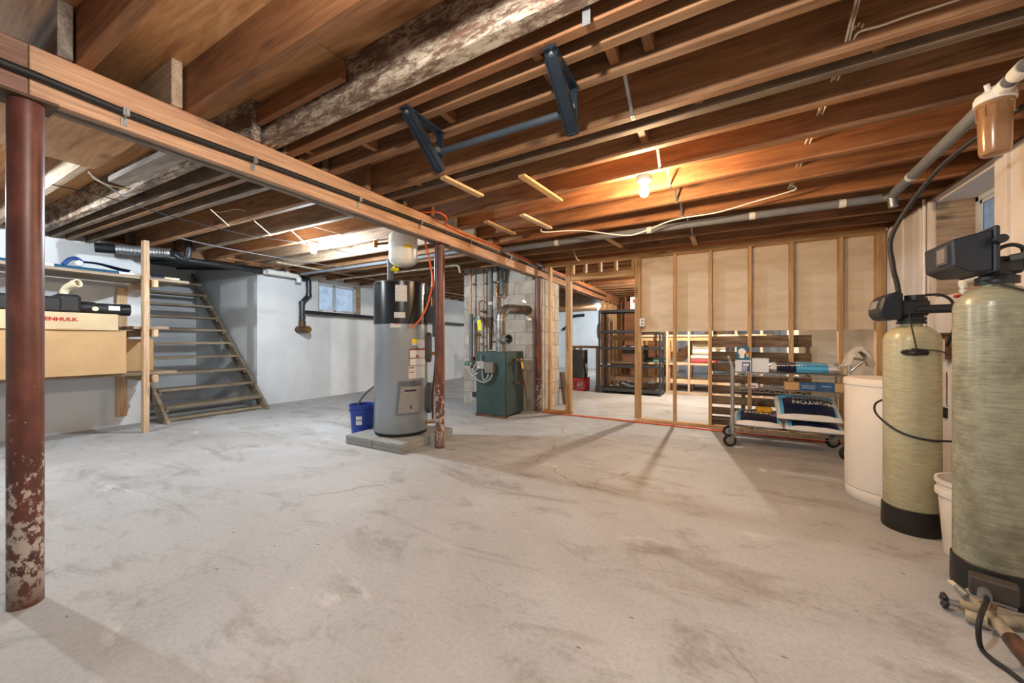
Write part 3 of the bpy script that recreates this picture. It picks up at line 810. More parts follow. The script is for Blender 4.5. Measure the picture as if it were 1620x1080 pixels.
MB().grid(lambda a, b: Vector((-6.30 + .22 * b + .02 * math.sin(a * 6), 1.33 + .40 * a, 1.905 + .075 * math.sin(math.pi * min(1, .25 + a * .75)) * (1 - .6 * a) * (1 - b * .5) + .012 * math.sin(b * 9))), 14, 8).build('blade', 'blue_fin', fn, True)
MB().tube([(-6.10, 1.20, 1.885), (-6.12, 1.25, 1.955), (-6.16, 1.31, 1.975), (-6.16, 1.36, 1.93)], .02, 10, 4).build('strap', 'blue_fin', fn, True)
MB().sphere((-6.08, 1.31, 1.915), .035, 12, 8).build('buckle', 'box_white', fn, True)
jr = thing('storage_tub', 'white lidded tub with cream jar on it at rack end', 'tub', (-6.1, .30, .7))
# stands on a plank of the middle shelf
jr.location = (-6.25, .25, 1.25)
MB().box2((-6.45, .02, 1.25), (-6.47 + .02, .02, 1.25)) if False else None
MB().box2((-6.62, .10, 1.251), (-6.46, .44, 1.50)).build('tub_body', 'white', jr, bevel=.01)
MB().box2((-6.625, .09, 1.50), (-6.455, .45, 1.52)).build('tub_lid', 'box_white', jr, bevel=.004)
jj = thing('jar', 'ribbed cream jar standing on the white lidded tub', 'jar', (-6.54, .55, 1.25))
jj.location = (-6.54, .30, 1.52)
MB().lathe([(1e-4, 0), (.06, 0), (.065, .01), (.065, .16), (.06, .17), (1e-4, .17)], (-6.54, .30, 1.521), 20).build('body', 'cream', jj, True)
MB().lathe([(1e-4, .17), (.068, .17), (.068, .19), (1e-4, .19)], (-6.54, .30, 1.521), 20).build('lid', 'cream', jj, True)

# ------------------------------------------------------------------ drain lines along the left wall
dp = thing('drain_pipe', 'black drain pipe running along wall top from stairwell to cleanout', 'pipe', (-6.5, 3.2, 1.3))
PXW = -6.56
MB().cyl((PXW, 1.55, 2.217), (PXW, 3.36, 2.212), .042, 18).build('pipe_run', 'abs', dp, True)
MB().cyl((PXW, 3.30, 2.212), (PXW, 3.42, 2.212), .047, 18).build('coupling', 'abs', dp, True)
MB().cyl((PXW, 3.42, 2.212), (PXW, 3.93, 2.21), .036, 18).build('white_run', 'pvc', dp, True)
MB().tube([(PXW, 3.93, 2.21), (PXW, 4.12, 2.205), (PXW, 4.20, 2.19), (PXW, 4.22, 2.12), (PXW, 4.22, 1.93), (PXW, 4.19, 1.87), (PXW, 4.13, 1.80), (PXW, 4.10, 1.73), (PXW, 4.10, 1.42)], .045, 18, 4).build('stack', 'abs', dp, True)
for z in (1.91, 1.76, 1.50): MB().cyl((PXW, 4.22 if z > 1.85 else 4.10, z - .03), (PXW, 4.22 if z > 1.85 else 4.10, z + .03), .054, 18).build('coupling', 'abs', dp, True)
MB().cyl((PXW, 4.10, 1.33), (PXW, 4.10, 1.44), .056, 18).build('iron_hub', 'iron', dp, True)
MB().cyl((XL + .01, 4.10, 1.285), (PXW + .13, 4.13, 1.285), .062, 20).build('cleanout_tee', 'iron', dp, True)
MB().cyl((PXW + .13, 4.13, 1.285), (PXW + .15, 4.13, 1.285), .052, 20).build('cleanout_plug', 'brass', dp, True)
MB().cyl((PXW, 4.10, 1.60), (PXW, 9.2, 1.56), .034, 16).build('branch_run', 'abs', dp, True)
wt = thing('waste_fitting', 'white plastic tee and elbow beside the black wall pipe', 'pipe', (-6.35, 3.8, 2.1))
MB().tube([(PXW + .1, 3.45, 2.21), (PXW + .1, 3.9, 2.205), (PXW + .1, 3.97, 2.18), (PXW + .1, 3.98, 2.10)], .042, 16, 4).build('elbow_run', 'pvc', wt, True)
MB().cyl((PXW + .1, 3.78, 2.20), (PXW + .1, 3.78, 2.30), .04, 16).build('tee_branch', 'pvc', wt, True)
for y in (3.48, 3.66): MB().cyl((PXW + .1, y, 2.21), (PXW + .1, y + .06, 2.21), .048, 16).build('coupling', 'pvc', wt, True)
# trap and flexible duct
tr = thing('flexible_duct', 'silver corrugated duct above the rack running into black pipe', 'duct', (-6.1, 2.0, 2.2))
pts = catmull([Vector((-6.36, 1.64, 2.18)), Vector((-6.29, 1.80, 2.185)), Vector((-6.2, 1.98, 2.19)), Vector((-6.12, 2.10, 2.195))], 12)
MB().tube(pts, [.055 + .006 * (i % 2) for i in range(len(pts))], 16).build('hose', 'galv', tr)
MB().tube([(-6.12, 2.10, 2.195), (-6.09, 2.14, 2.18), (-6.07, 2.17, 2.15), (-6.05, 2.20, 2.135), (-6.03, 2.23, 2.15), (-6.02, 2.245, 2.22), (-6.02, 2.245, 2.40)], .038, 14, 4).build('trap', 'abs', tr, True)
MB().cyl((-6.40, 1.50, 2.17), (-6.35, 1.66, 2.18), .06, 16).build('inlet', 'abs', tr, True)

# ------------------------------------------------------------------ water heater on its paver pad
PADZ = .09
pvn = ('front left', 'front right', 'back left', 'back right')
for lay in range(2):
    for i, (x, y) in enumerate(((-3.25, 2.82), (-2.85, 2.82), (-3.25, 3.22), (-2.85, 3.22))):
        o = MB().box2((x - .197, y - .197, lay * .045), (x + .197, y + .197, lay * .045 + .045)).build('paver_block', 'paver', None, bevel=.006)
        tag(o, '%s square concrete paver under the heater, at the pad corner %s' % ('upper' if lay else 'lower', ('facing the staircase', 'beside the red-brown column', 'next to the blue pail', 'facing the boiler')[i]), 'paver', 'pavers under the water heater')
HX, HY, HR = -3.05, 3.02, .281
HZ0, HZ1 = PADZ, 1.70
wh = thing('water_heater', 'tall grey water heater with black top on a paver pad', 'water heater', (HX, HY, PADZ))
MB().lathe([(1e-4, HZ0), (HR - .012, HZ0), (HR - .004, HZ0 + .025), (HR - .004, HZ0 + .035)], (HX, HY, 0), 56).build('base_ring', 'rubber', wh, True)
MB().lathe([(HR - .008, HZ0 + .028), (HR, HZ0 + .04), (HR, 1.252)], (HX, HY, 0), 64).build('tank_jacket', 'heater_grey', wh, True)
MB().lathe([(HR + .003, 1.25), (HR + .003, HZ1 - .03), (HR + .008, HZ1 - .028), (HR + .008, HZ1 - .012), (HR - .01, HZ1), (1e-4, HZ1 + .004)], (HX, HY, 0), 64).build('top_shroud', 'black_gloss', wh, True)
TH0 = math.atan2(-HY, -HX)                       # bearing from heater to the camera
def patch(parent, name, mat, u0, u1, v0, v1, off=.0025, tilt=0.0, thick=0):
    a0 = TH0 + math.asin(max(-.98, min(.98, (u0 - 632) / 44.5))); a1 = TH0 + math.asin(max(-.98, min(.98, (u1 - 632) / 44.5)))
    z0 = CAMH + (540 - v1) / F * 3.88; z1 = CAMH + (540 - v0) / F * 3.88
    def fn(s, t):
        a = a0 + (a1 - a0) * s + tilt * (t - .5); r = HR + .003 + off
        return Vector((HX + r * math.cos(a), HY + r * math.sin(a), z0 + (z1 - z0) * t))
    m = MB().grid(fn, 8, 4)
    return m.build(name, mat, parent, True)
patch(wh, 'rating_label', 'print', 622.8, 640.8, 451.5, 477, .003)
patch(wh, 'rating_label', 'print', 621, 638, 494, 503, .003)
lb = patch(wh, 'warning_label', 'print', 615, 631.5, 511.5, 518.5); patch(lb, 'red_band', 'red_print', 620, 631, 511.6, 512.8, .0035)
patch(wh, 'yellow_label', 'yellow_label', 648, 657.4, 536, 543); patch(wh, 'warning_label', 'print', 648, 657.4, 543, 546)
patch(wh, 'data_table', 'print_grid', 657.6, 669, 537, 551)
lb = patch(wh, 'label_backing', 'ink', 644.2, 670.2, 551.6, 578.6, .002)
patch(lb, 'danger_panel', 'print_few', 645, 657.5, 553, 566, .0035); patch(lb, 'danger_panel', 'print', 657.8, 669.5, 553, 566, .0035); patch(lb, 'red_band', 'red_print', 645, 669.5, 552.2, 554, .004)
patch(lb, 'notice_panel', 'print_few', 645, 669.5, 567.2, 578, .0035)
patch(lb, 'red_symbol', 'red_print', 654.5, 659, 562, 565, .0045)
lb = patch(wh, 'warning_label', 'print', 643.2, 669, 579, 599); patch(lb, 'red_band', 'red_print', 644, 652, 581, 582.5, .0035); patch(lb, 'red_band', 'red_print', 644, 652, 588, 589.3, .0035)
bg_ = patch(wh, 'document_pouch', 'clear', 625, 665, 602, 656, .006, .10); patch(bg_, 'manual', 'print_few', 629, 662, 611, 653, .0045, .10)
patch(bg_, 'heading', 'ink', 637, 655, 616.5, 619, .0052, .02); patch(bg_, 'symbol', 'ink', 646, 648, 641, 647, .0052)
def oval_cover(u0, u1, v0, v1):
    z0 = CAMH + (540 - v1) / F * 3.98; z1 = CAMH + (540 - v0) / F * 3.98
    a = TH0 + math.asin((674 - 632) / 45.0) + .12; n = Vector((math.cos(a), math.sin(a), 0)); tdir = Vector((-math.sin(a), math.cos(a), 0))
    c = Vector((HX, HY, 0)) + n * (HR - .012); w = .075
    poly = []
    for k in range(17): t = math.pi * k / 16; poly.append((w * math.cos(t), z1 - w + w * math.sin(t)))
    for k in range(17): t = math.pi + math.pi * k / 16; poly.append((w * math.cos(t), z0 + w + w * math.sin(t)))
    MB().prism(poly, 0, .05, lambda p, q, s: c + tdir * p + Vector((0, 0, q)) + n * s).build('element_cover', 'dark_grey', wh, True, bevel=0)
oval_cover(670, 679, 525, 574); oval_cover(668, 677, 608, 657)
# vent grille box on the shroud's side
a = TH0 + 1.35; n = Vector((math.cos(a), math.sin(a), 0))
cb = Vector((HX, HY, 0)) + n * (HR + .012)
MB().box((cb.x, cb.y, 1.43), (.07, .16, .30), Matrix.Rotation(a, 3, 'Z')).build('vent_box', 'black', wh, bevel=.004)
MB().box(tuple(Vector((cb.x, cb.y, 1.50)) + n * .04), (.004, .09, .10), Matrix.Rotation(a, 3, 'Z')).build('side_label', 'print', wh)
# wiring plate
patch(wh, 'access_plate', 'heater_grey', 636, 658, 514, 535, .002)
# connections
MB().cyl((HX - .10, HY - .06, HZ1 - .002), (HX - .10, HY - .06, HZ1 + .30), .034, 14).build('foam_sleeve', 'insulation', wh, True)
MB().cyl((HX - .10, HY - .06, HZ1 + .29), (HX - .10, HY - .06, 2.20), .012, 10).build('riser', 'copper', wh, True)
px_, py_ = HX + .31, HY + .20
MB().cyl((px_, py_, 1.12), (px_, py_, 1.72), .033, 14).build('foam_sleeve', 'insulation', wh, True)
MB().tube([(px_, py_, 1.12), (px_, py_, .85), (px_ - .03, py_ - .01, .5), (px_ - .02, py_ - .02, .22)], .011, 8, 5).build('relief_pipe', 'iron', wh, True)
MB().tube([(px_, py_, 1.7), (px_, py_, 1.98), (px_ + .02, py_ + .01, 2.03), (px_ + .08, py_ + .06, 2.05)], .012, 8, 4).build('cold_riser', 'abs', wh, True)
MB().cyl((HX + .26, HY + .10, .20), (px_ + .02, py_ - .02, .20), .017, 12).build('drain_valve', 'brass', wh, True)
MB().cyl((HX + .25, HY + .14, .94), (px_ + .03, py_, .94), .016, 12).build('relief_valve', 'brass', wh, True)
# expansion tank
et = thing('expansion_tank', 'white expansion tank with yellow label hanging above the water heater', 'tank', (-2.95, 2.95, 1.85))
ec = Vector((-2.93, 2.93, 0))
MB().lathe([(1e-4, 1.855), (.05, 1.857), (.10, 1.872), (.135, 1.90), (.147, 1.935), (.147, 2.06), (.150, 2.065), (.150, 2.10), (.147, 2.105), (.147, 2.17), (.13, 2.20), (.09, 2.225), (1e-4, 2.235)], ec, 36).build('shell', 'tank_white', et, True)
ea = math.atan2(-ec.y, -ec.x) + .35
MB().grid(lambda s, t: Vector((ec.x + .1495 * math.cos(ea - .32 + .64 * s), ec.y + .1495 * math.sin(ea - .32 + .64 * s), 2.025 + .055 * t)), 8, 2).build('yellow_label', 'yellow_label', et, True)
MB().cyl((ec.x, ec.y, 2.23), (ec.x, ec.y, 2.258), .02, 12).build('nipple', 'brass', et, True)
ytg = MB().grid(lambda s, t: Vector((-3.03 + .10 * s, 2.86 + .02 * math.sin(9 * t), 1.80 + .05 * t + .015 * math.sin(7 * s))), 6, 4).build('warning_tag', 'yellow', et, True)
va = thing('shutoff_valve', 'small brass valve and pipe elbow left of the expansion tank', 'valve', (-3.25, 2.9, 2.12))
MB().tube([(-3.06, 2.92, 2.13), (-3.2, 2.90, 2.13), (-3.3, 2.89, 2.13)], .014, 8).build('pipe', 'iron', va, True)
MB().cyl((-3.3, 2.89, 2.10), (-3.3, 2.89, 2.17), .022, 12).build('body', 'brass', va, True); MB().box((-3.3, 2.89, 2.18), (.07, .02, .012)).build('handle', 'galv', va)

def bucket(name, c, r0, r1, h, mat, label, handle=None, lip=.02):
    t = thing(name, label, 'bucket', c); c = Vector(c)
    w = .004
    prof = [(1e-4, 0), (r0, 0), (r0 + (r1 - r0) * .78, h * .78), (r1 * 1.045, h * .79), (r1 * 1.045, h * .85), (r1 * .985, h * .86), (r1 * .995, h - lip), (r1 * 1.05, h - lip), (r1 * 1.05, h), (r1 - w, h), (r0 - w, w * 2), (1e-4, w * 2)]
    MB().lathe(prof, c, 36).build('pail', mat, t, True)
    if handle:
        pts = [c + Vector((r1 * math.cos(handle[0]) * math.cos(k), r1 * math.sin(handle[0]) * math.cos(k), h * .82)) + Vector((handle[1] * math.sin(k), 0, handle[2] * math.sin(k))) for k in [math.pi * i / 14 for i in range(15)]]
        MB().tube(pts, .004, 6).build('bail_handle', 'galv', t, True)
    return t
bk = bucket('blue_bucket', (-3.62, 2.98, 0), .115, .14, .35, 'blue_bucket', 'blue plastic pail tucked behind the water heater')
a = math.atan2(-2.98, 3.62)
for dz, hh in ((.19, .04), (.135, .045), (.02, .02)):
    MB().grid(lambda s, t: Vector((-3.62 + .133 * math.cos(a - .55 + .5 * s), 2.98 + .133 * math.sin(a - .55 + .5 * s), dz + hh * t)), 5, 2).build('print', 'print_few', bk, True)
hs = MB().tube([(-3.62, 2.93, .26), (-3.58, 2.90, .38), (-3.50, 2.94, .50), (-3.36, 3.02, .62), (-3.33, 3.08, .7)], .013, 10, 6).build('drain_hose', 'insulation', None, True)
tag(hs, 'grey condensate hose bending from heater into blue pail', 'hose')

# ------------------------------------------------------------------ boiler
BX, BXb, BY, BYb, BZ = -2.60, -3.09, 4.52, 5.06, .925
bo = thing('boiler', 'dark green steel boiler with rusty base and grey control boxes', 'boiler', ((BX + BXb) / 2, (BY + BYb) / 2, 0))
MB().box2((BXb - .005, BY - .005, 0), (BX + .005, BY + .03, .035)).build('base_rail', 'rust', bo); MB().box2((BXb + .03, BY + .04, 0), (BX - .03, BYb - .02, .05)).build('plinth', 'rubber', bo)
MB().box2((BXb, BY, .034), (BX - .004, BYb, BZ)).build('jacket', 'boiler', bo, bevel=.006)
MB().box2((BX - .006, BY + .01, .06), (BX + .004, BYb - .01, BZ - .01)).build('side_panel', 'boiler', bo, bevel=.002)
def onb(u, v): return ony(u, v, BY)
for (u0, u1, v0, v1, d, mat, nm) in ((757.5, 769, 571, 583, .06, 'box_grey', 'junction_box'), (770.5, 784, 573, 589, .07, 'box_brown', 'control_box')):
    p = onb(u0, v1); q = onb(u1, v0)
    b_ = MB().box2((p.x, BY - d, p.z), (q.x, BY + .001, q.z)).build(nm, mat, bo, bevel=.004)
    MB().box2((p.x + .02, BY - d - .003, p.z + .02), (p.x + .05, BY - d, p.z + .035)).build('plate', 'paper' if nm == 'junction_box' else 'brass', b_)
jb = onb(763, 583); cb2 = onb(777, 589)
for k, (pts) in enumerate((
    [jb + Vector((.02, -.03, 0)), jb + Vector((.03, -.04, -.10)), jb + Vector((.06, -.05, -.16)), cb2 + Vector((-.02, -.06, -.06)), cb2 + Vector((-.02, -.03, 0))],
    [cb2 + Vector((.04, -.03, 0)), cb2 + Vector((.02, -.05, -.08)), cb2 + Vector((-.09, -.06, -.14)), jb + Vector((-.10, -.05, -.13)), jb + Vector((-.22, 0, -.05)), jb + Vector((-.30, .05, .02)), jb + Vector((-.33, .1, .1))],
    [jb + Vector((-.05, .0, .02)), jb + Vector((-.12, .0, -.04)), jb + Vector((-.19, .05, -.02)), jb + Vector((-.17, .1, .08))],
    [jb + Vector((-.07, .0, -.06)), jb + Vector((-.14, -.02, -.1)), jb + Vector((-.22, .02, -.04)), jb + Vector((-.25, .06, .04)), jb + Vector((-.20, .1, .10))])):
    MB().tube(pts, .011, 8, 6).build('conduit', 'box_grey', bo, True)
MB().cyl(tuple(jb + Vector((0, -.03, .06))), tuple(jb + Vector((0, -.03, .20))), .010, 8).build('conduit', 'galv', bo, True)
pm_ = jb + Vector((-.30, .10, .06)); MB().cyl(tuple(pm_ + Vector((-.06, 0, 0))), tuple(pm_ + Vector((.06, 0, 0))), .038, 16).build('circulator_motor', 'green', bo, True)
MB().cyl(tuple(pm_ + Vector((.07, 0, -.06))), tuple(pm_ + Vector((.07, 0, .10))), .03, 14).build('circulator_body', 'iron', bo, True)
# burner at the left foot
MB().cyl((BXb - .20, BY + .28, .15), (BXb + .01, BY + .28, .15), .07, 18).build('burner_housing', 'box_grey', bo, True)
MB().cyl((BXb - .13, BY + .16, .13), (BXb - .13, BY + .22, .13), .065, 18).build('burner_cap', 'galv', bo, True)
MB().box2((BXb - .17, BY + .14, .24), (BXb - .02, BY + .24, .31)).build('burner_control', 'black', bo, bevel=.004)
# valves on the side panel
for (u, v, s) in ((812, 569, 1.0), (812, 605, .8)):
    p = onx(u, v, BX)
    MB().cyl((BX, p.y, p.z), (BX + .10 * s, p.y, p.z), .014, 10).build('valve_stem', 'iron', bo, True)
    MB().sphere((BX + .06 * s, p.y, p.z), .026 * s, 12, 8).build('valve_body', 'brass', bo, True)
    MB().cyl((BX + .10 * s, p.y, p.z), (BX + .115 * s, p.y, p.z), .03 * s, 14).build('valve_wheel', 'iron', bo, True)
p = onx(812, 569, BX); tp = Vector((BX + .075, p.y + .10, p.z))
MB().cyl((BX + .06, p.y, p.z), tuple(tp), .018, 10).build('drain_arm', 'brass', bo, True)
MB().tube([tp, tp + Vector((.005, .02, -.15)), tp + Vector((.03, .12, -.50))], .011, 8).build('drain_tube', 'copper', bo, True)
MB().cyl(tuple(tp + Vector((.03, .12, -.49))), tuple(tp + Vector((.035, .135, -.58))), .014, 10).build('tube_tip', 'cloth_teal', bo, True)
MB().box(tuple(tp + Vector((.02, 0, -.08))), (.004, .045, .10), Matrix.Rotation(.25, 3, 'X')).build('tag', 'yellow_label', bo)
# flue
fl = thing('flue_pipe', 'stained metal flue pipe elbowing from boiler into chimney', 'pipe', (-2.84, 4.8, .925))
fx, fy, fr = -2.84, 4.80, .075
MB().tube([(fx, fy, .92), (fx, fy, 1.40), (fx + .01, fy + .02, 1.47), (fx + .03, fy + .07, 1.53), (fx + .06, fy + .14, 1.555), (-2.643, 5.31, 1.56)], fr, 20, 4).build('elbow_pipe', 'stainless_dirty', fl, True)
for z in (1.0, 1.38): MB().cyl((fx, fy, z), (fx, fy, z + .02), fr + .004, 20).build('seam_band', 'galv', fl, True)
dv = Vector((.86, -.5, .02)).normalized(); c0 = Vector((fx, fy, 1.10))
MB().cyl(tuple(c0), tuple(c0 + dv * .20), .068, 20, cap=False).build('damper_tee', 'stainless_dirty', fl, True)
MB().lathe([(.060, .0), (.074, .0), (.074, .06), (.060, .06), (.060, 0)], c0 + dv * .17, 22, dv.to_track_quat('Z', 'Y').to_matrix()).build('damper_ring', 'galv', fl, True)
MB().lathe([(1e-4, .0), (.062, .0), (.062, .006), (1e-4, .006)], c0 + dv * .15, 20, dv.to_track_quat('Z', 'Y').to_matrix()).build('damper_plate', 'black', fl, True)
MB().sphere(tuple(c0 + dv * .165), .022, 10, 8).build('weight', 'galv', fl, True)
cm = MB(); rnd = random.Random(3)
cm.lathe([(.076, -.045), (.10, -.045), (.14, -.02), (.155, .0)], (-2.643, 5.335, 1.56), 24, Vector((0, 1, 0)).to_track_quat('Z', 'Y').to_matrix())
for p in cm.v: p.x += rnd.uniform(-.008, .008); p.z += rnd.uniform(-.008, .008)
cm.build('cement_collar', 'collar', fl, True)
MB().grid(lambda s, t: Vector((-2.70 + .13 * s, 5.30 - .02 * math.sin(5 * s), 1.43 - .05 * s + .05 * t + .01 * math.sin(11 * s + 4 * t))), 8, 4).build('foil_strip', 'foil', fl, True)
MB().grid(lambda s, t: Vector((-2.74 + .20 * s, 5.305, 1.69 + .03 * t - .12 * s + .02 * math.sin(9 * s))), 8, 3).build('foil_strip', 'foil', fl, True)

# risers in front of the chimney
def riser(u, y, v0, v1, r, mat, nm, lab, extra=None, cat='pipe'):
    a_ = ony(u, v0, y); b_ = ony(u, v1, y); t = thing(nm, lab, cat, (a_.x, y, min(a_.z, b_.z)))
    z0, z1 = min(a_.z, b_.z), (ZJ + .02 if 'short' not in lab or 'drop' in lab else max(a_.z, b_.z))
    MB().cyl((a_.x, y, z0), (a_.x, y, z1), r, 12).build('pipe', mat, t, True)
    for zc in (z0 + .12, z1 - .25):
        MB().box2((a_.x - .02, y - .005, zc), (a_.x + .02, CHY0 + .004, zc + .02)).build('pipe_clip', 'galv', t)
    if extra: extra(t, a_.x, y, z0, z1)
    return a_.x, y, z0, z1, t
def ins(part_a, part_b, r):
    def f(t, x, y, z0, z1):
        MB().cyl((x, y, z0 + (z1 - z0) * part_a), (x, y, z0 + (z1 - z0) * part_b), r, 14).build('foam_sleeve', 'insulation', t, True)
    return f
def valve_on(fr):
    def f(t, x, y, z0, z1):
        z = z0 + (z1 - z0) * fr
        MB().cyl((x - .05, y - .02, z), (x + .06, y - .02, z), .012, 8).build('valve_stem', 'iron', t, True); MB().sphere((x, y, z), .03, 10, 8).build('valve_body', 'brass', t, True)
    return f
riser(745, 5.22, 582, 425, .013, 'copper', 'riser_pipe', 'copper riser with long grey foam sleeve at the chimney left edge', ins(0, .55, .034))
riser(758, 5.24, 556, 480, .012, 'copper', 'riser_pipe', 'short copper riser with green zone valve before the chimney', valve_on(.35))
rx_ = ony(765, 480, 5.26).x; lx_ = ony(758, 480, 5.24).x; rz_ = ony(758, 480, 5.24).z
tag(MB().tube([(lx_, 5.24, rz_ - .01), (lx_ + .01, 5.242, rz_ + .03), (rx_ - .01, 5.255, rz_ + .05), (rx_, 5.26, rz_ + .09)], .012, 8, 4).build('riser_offset', 'copper', None, True), 'copper offset bend joining two risers before the chimney', 'pipe')
riser(765, 5.26, 560, 412, .014, 'copper', 'riser_pipe', 'thin copper riser left of the thick foam-wrapped pipe', valve_on(.5))
def thick(t, x, y, z0, z1):
    MB().cyl((x, y, z0 + .50), (x, y, z1), .036, 14).build('foam_sleeve', 'insulation', t, True); MB().cyl((x, y, z0 + .38), (x, y, z0 + .52), .04, 14).build('iron_union', 'iron', t, True)
    MB().cyl((x, y, z1 - .62), (x, y, z1 - .57), .0375, 14).build('label_band', 'tag_wht', t, True)
riser(776.5, 5.18, 553, 411, .026, 'iron', 'riser_pipe', 'thick grey foam-wrapped riser above the boiler back', thick)
riser(787, 5.27, 548, 430, .011, 'copper', 'riser_pipe', 'slim bare copper riser between the two foam-wrapped pipes')
def coil(t, x, y, z0, z1):
    MB().cyl((x, y, z0), (x, y, z1), .036, 14).build('foam_sleeve', 'insulation', t, True)
    MB().tube([(x, y, z0), (x - .01, y - .005, z0 - .025), (x - .05, y - .01, z0 - .03), (x - .085, y - .02, z0 + .0), (x - .085, y - .02, z0 + .15)], .012, 8, 5).build('return_bend', 'copper', t, True)
    MB().sphere((x - .085, y - .02, z0 + .09), .024, 10, 8, (1, 1, 2)).build('air_vent', 'brass', t, True)
riser(794, 5.25, 466, 424, .02, 'copper', 'riser_pipe', 'short grey foam-wrapped drop pipe with copper return bend', coil)
zx = ony(755, 505, 5.15); zv = thing('zone_valve', 'green zone valve boxes with a yellow tag above the boiler', 'valve', (zx.x, 5.15, zx.z - .06))
MB().box((zx.x, 5.15, zx.z), (.055, .07, .12)).build('actuator', 'green', zv, bevel=.004); MB().box((zx.x + .06, 5.13, zx.z - .0), (.05, .07, .11)).build('actuator', 'box_grey', zv, bevel=.004)
MB().cyl((zx.x - .12, 5.17, zx.z + .02), (zx.x + .22, 5.17, zx.z + .02), .011, 8).build('cross_pipe', 'iron', zv, True)
MB().box((zx.x + .085, 5.085, zx.z - .10), (.075, .003, .17), Matrix.Rotation(-.12, 3, 'Y')).build('tag', 'yellow', zv)
# overhead pipes in the left bays
def run(nm, lab, pts, r, mat, smooth=0, cat='pipe', couplings=(), group=None):
    o = MB().tube(pts, r, 12, smooth).build(nm, mat, None, True); tag(o, lab, cat, group); return o
run('overhead_pipe', 'grey plastic pipe crossing under joists behind the expansion tank', [(-6.2, 3.86, 2.207), (-2.62, 3.86, 2.207)], .023, 'insulation')
run('overhead_pipe', 'rusty pipe crossing under joists just before the chimney', [(-6.2, 4.52, 2.211), (-3.45, 4.52, 2.211), (-3.40, 4.52, 2.19), (-3.40, 4.56, 2.10)], .019, 'pvc_dirty')
run('overhead_pipe', 'thin copper pipe under the joists along the left rear wall', [(-6.1, 2.7, 2.246), (-6.1, 5.2, 2.246), (-6.1, 10.5, 2.246)], .0145, 'copper')
run('overhead_pipe', 'pale plastic pipe under the joists along the left rear wall', [(-5.75, 3.2, 2.245), (-5.72, 10.5, 2.245)], .0148, 'pvc_dirty')
run('overhead_pipe', 'thin copper pipe running from riser to the heater', [(-3.75, 5.2, 2.20), (-3.75, 4.9, 2.22), (-3.2, 4.85, 2.22), (-2.75, 4.85, 2.22)], .014, 'copper')
sd = thing('vent_elbow', 'white plastic vent elbow under joists left of the chimney', 'pipe', (-4.3, 6.0, 2.1))
MB().tube([(-4.35, 6.2, 2.23), (-4.35, 6.15, 2.14), (-4.35, 6.08, 2.09), (-4.27, 6.03, 2.09), (-4.15, 6.0, 2.14)], .055, 16, 4).build('elbow', 'pvc', sd, True)

# ------------------------------------------------------------------ cables on the beam
FXB = BX1 + .017
cab = [(FXB, YR + .1, 2.14), (FXB, .10, 2.135), (FXB, .38, 2.135), (FXB, .75, 2.124), (FXB, 1.25, 2.138), (FXB, 1.9, 2.15), (FXB, 2.9, 2.163), (FXB, 4.0, 2.165), (FXB, 5.1, 2.17), (FXB + .01, 5.9, 2.165), (FXB + .0, 7.6, 2.16), (FXB, 9.0, 2.15)]
cb_ = thing('black_cable', 'thick black cable clamped along the face of the girder', 'cable', (FXB, 2, 2.13))
MB().tube(cab, .0165, 10, 5).build('sheath', 'rubber', cb_, True)
for y, z in ((.66, 2.125), (1.21, 2.137), (1.95, 2.151), (2.62, 2.16), (3.4, 2.165), (4.3, 2.167), (5.7, 2.166)):
    k = MB(); k.tube([(BX1 + .001, y, z + .022), (BX1 + .018, y, z + .021), (BX1 + .036, y, z + .008), (BX1 + .036, y, z - .008), (BX1 + .018, y, z - .021), (BX1 + .003, y, z - .024), (BX1 + .003, y, z - .055)], .004, 6)
    k.box((BX1 + .003, y, z - .04), (.004, .022, .035)); k.box((BX1 + .028, y, z), (.016, .022, .034)); k.build('clamp', 'galv', cb_)
ocz = lambda u, v: (BX1 + .011, onx(u, v, BX1 + .011).y, min(2.236, onx(u, v, BX1 + .011).z))
oc = [(BX1 - .05, 2.66, 2.272), (BX1 + .03, 2.69, 2.272), (BX1 + .13, 2.74, 2.268), (BX1 + .15, 2.82, 2.244), (BX1 + .08, 2.91, 2.238), (BX1 + .02, 2.98, 2.236), ocz(714, 356), (BX1 + .011, 3.25, 2.222), (BX1 + .011, 3.5, 2.228)] + [ocz(u, v) for u, v in ((770, 378), (800, 392), (825, 400))] + [(BX1 + .011, y, z) for y, z in ((4.95, 2.226), (5.4, 2.214), (5.7, 2.216), (6.2, 2.214), (7.0, 2.205), (7.6, 2.21))] + [(BX1 + .012, 7.82, 2.256)]
tag(MB().tube(oc, .008, 8, 6).build('orange_cord', 'orange', None, True), 'orange cord looping over girder and along its face', 'cord')
hc = Vector((HX, HY, 0)); a = TH0 + math.asin((652 - 632) / 45)
hp = hc + Vector((math.cos(a), math.sin(a), 0)) * (HR + .012)
def atz(u, v, depth):
    k = ray(u, v); return Vector((k.x * depth, k.y * depth, CAMH + k.z * depth))
tag(MB().tube([atz(671, 370, 3.82), atz(673, 384, 3.80), atz(680, 415, 3.80), atz(684, 440, 3.80), atz(682, 460, 3.80), atz(675, 485, 3.79), atz(664, 506, 3.79), atz(654, 515, 3.80), atz(648, 517, 3.84)], .009, 8, 6).build('orange_cord', 'orange', None, True), 'orange cord hanging from the girder to the grey heater jacket', 'cord')
tag(MB().tube([(-2.35, 5.18, .012), (-1.9, 5.17, .012), (-1.3, 5.16, .012), (-.9, 5.14, .012), (-.4, 5.13, .012), (.1, 5.1, .012), (.7, 5.08, .012), (1.4, 5.1, .012)], .010, 8, 6).build('orange_cord', 'orange', None, True), 'orange cord lying on the floor along the partition', 'cord')
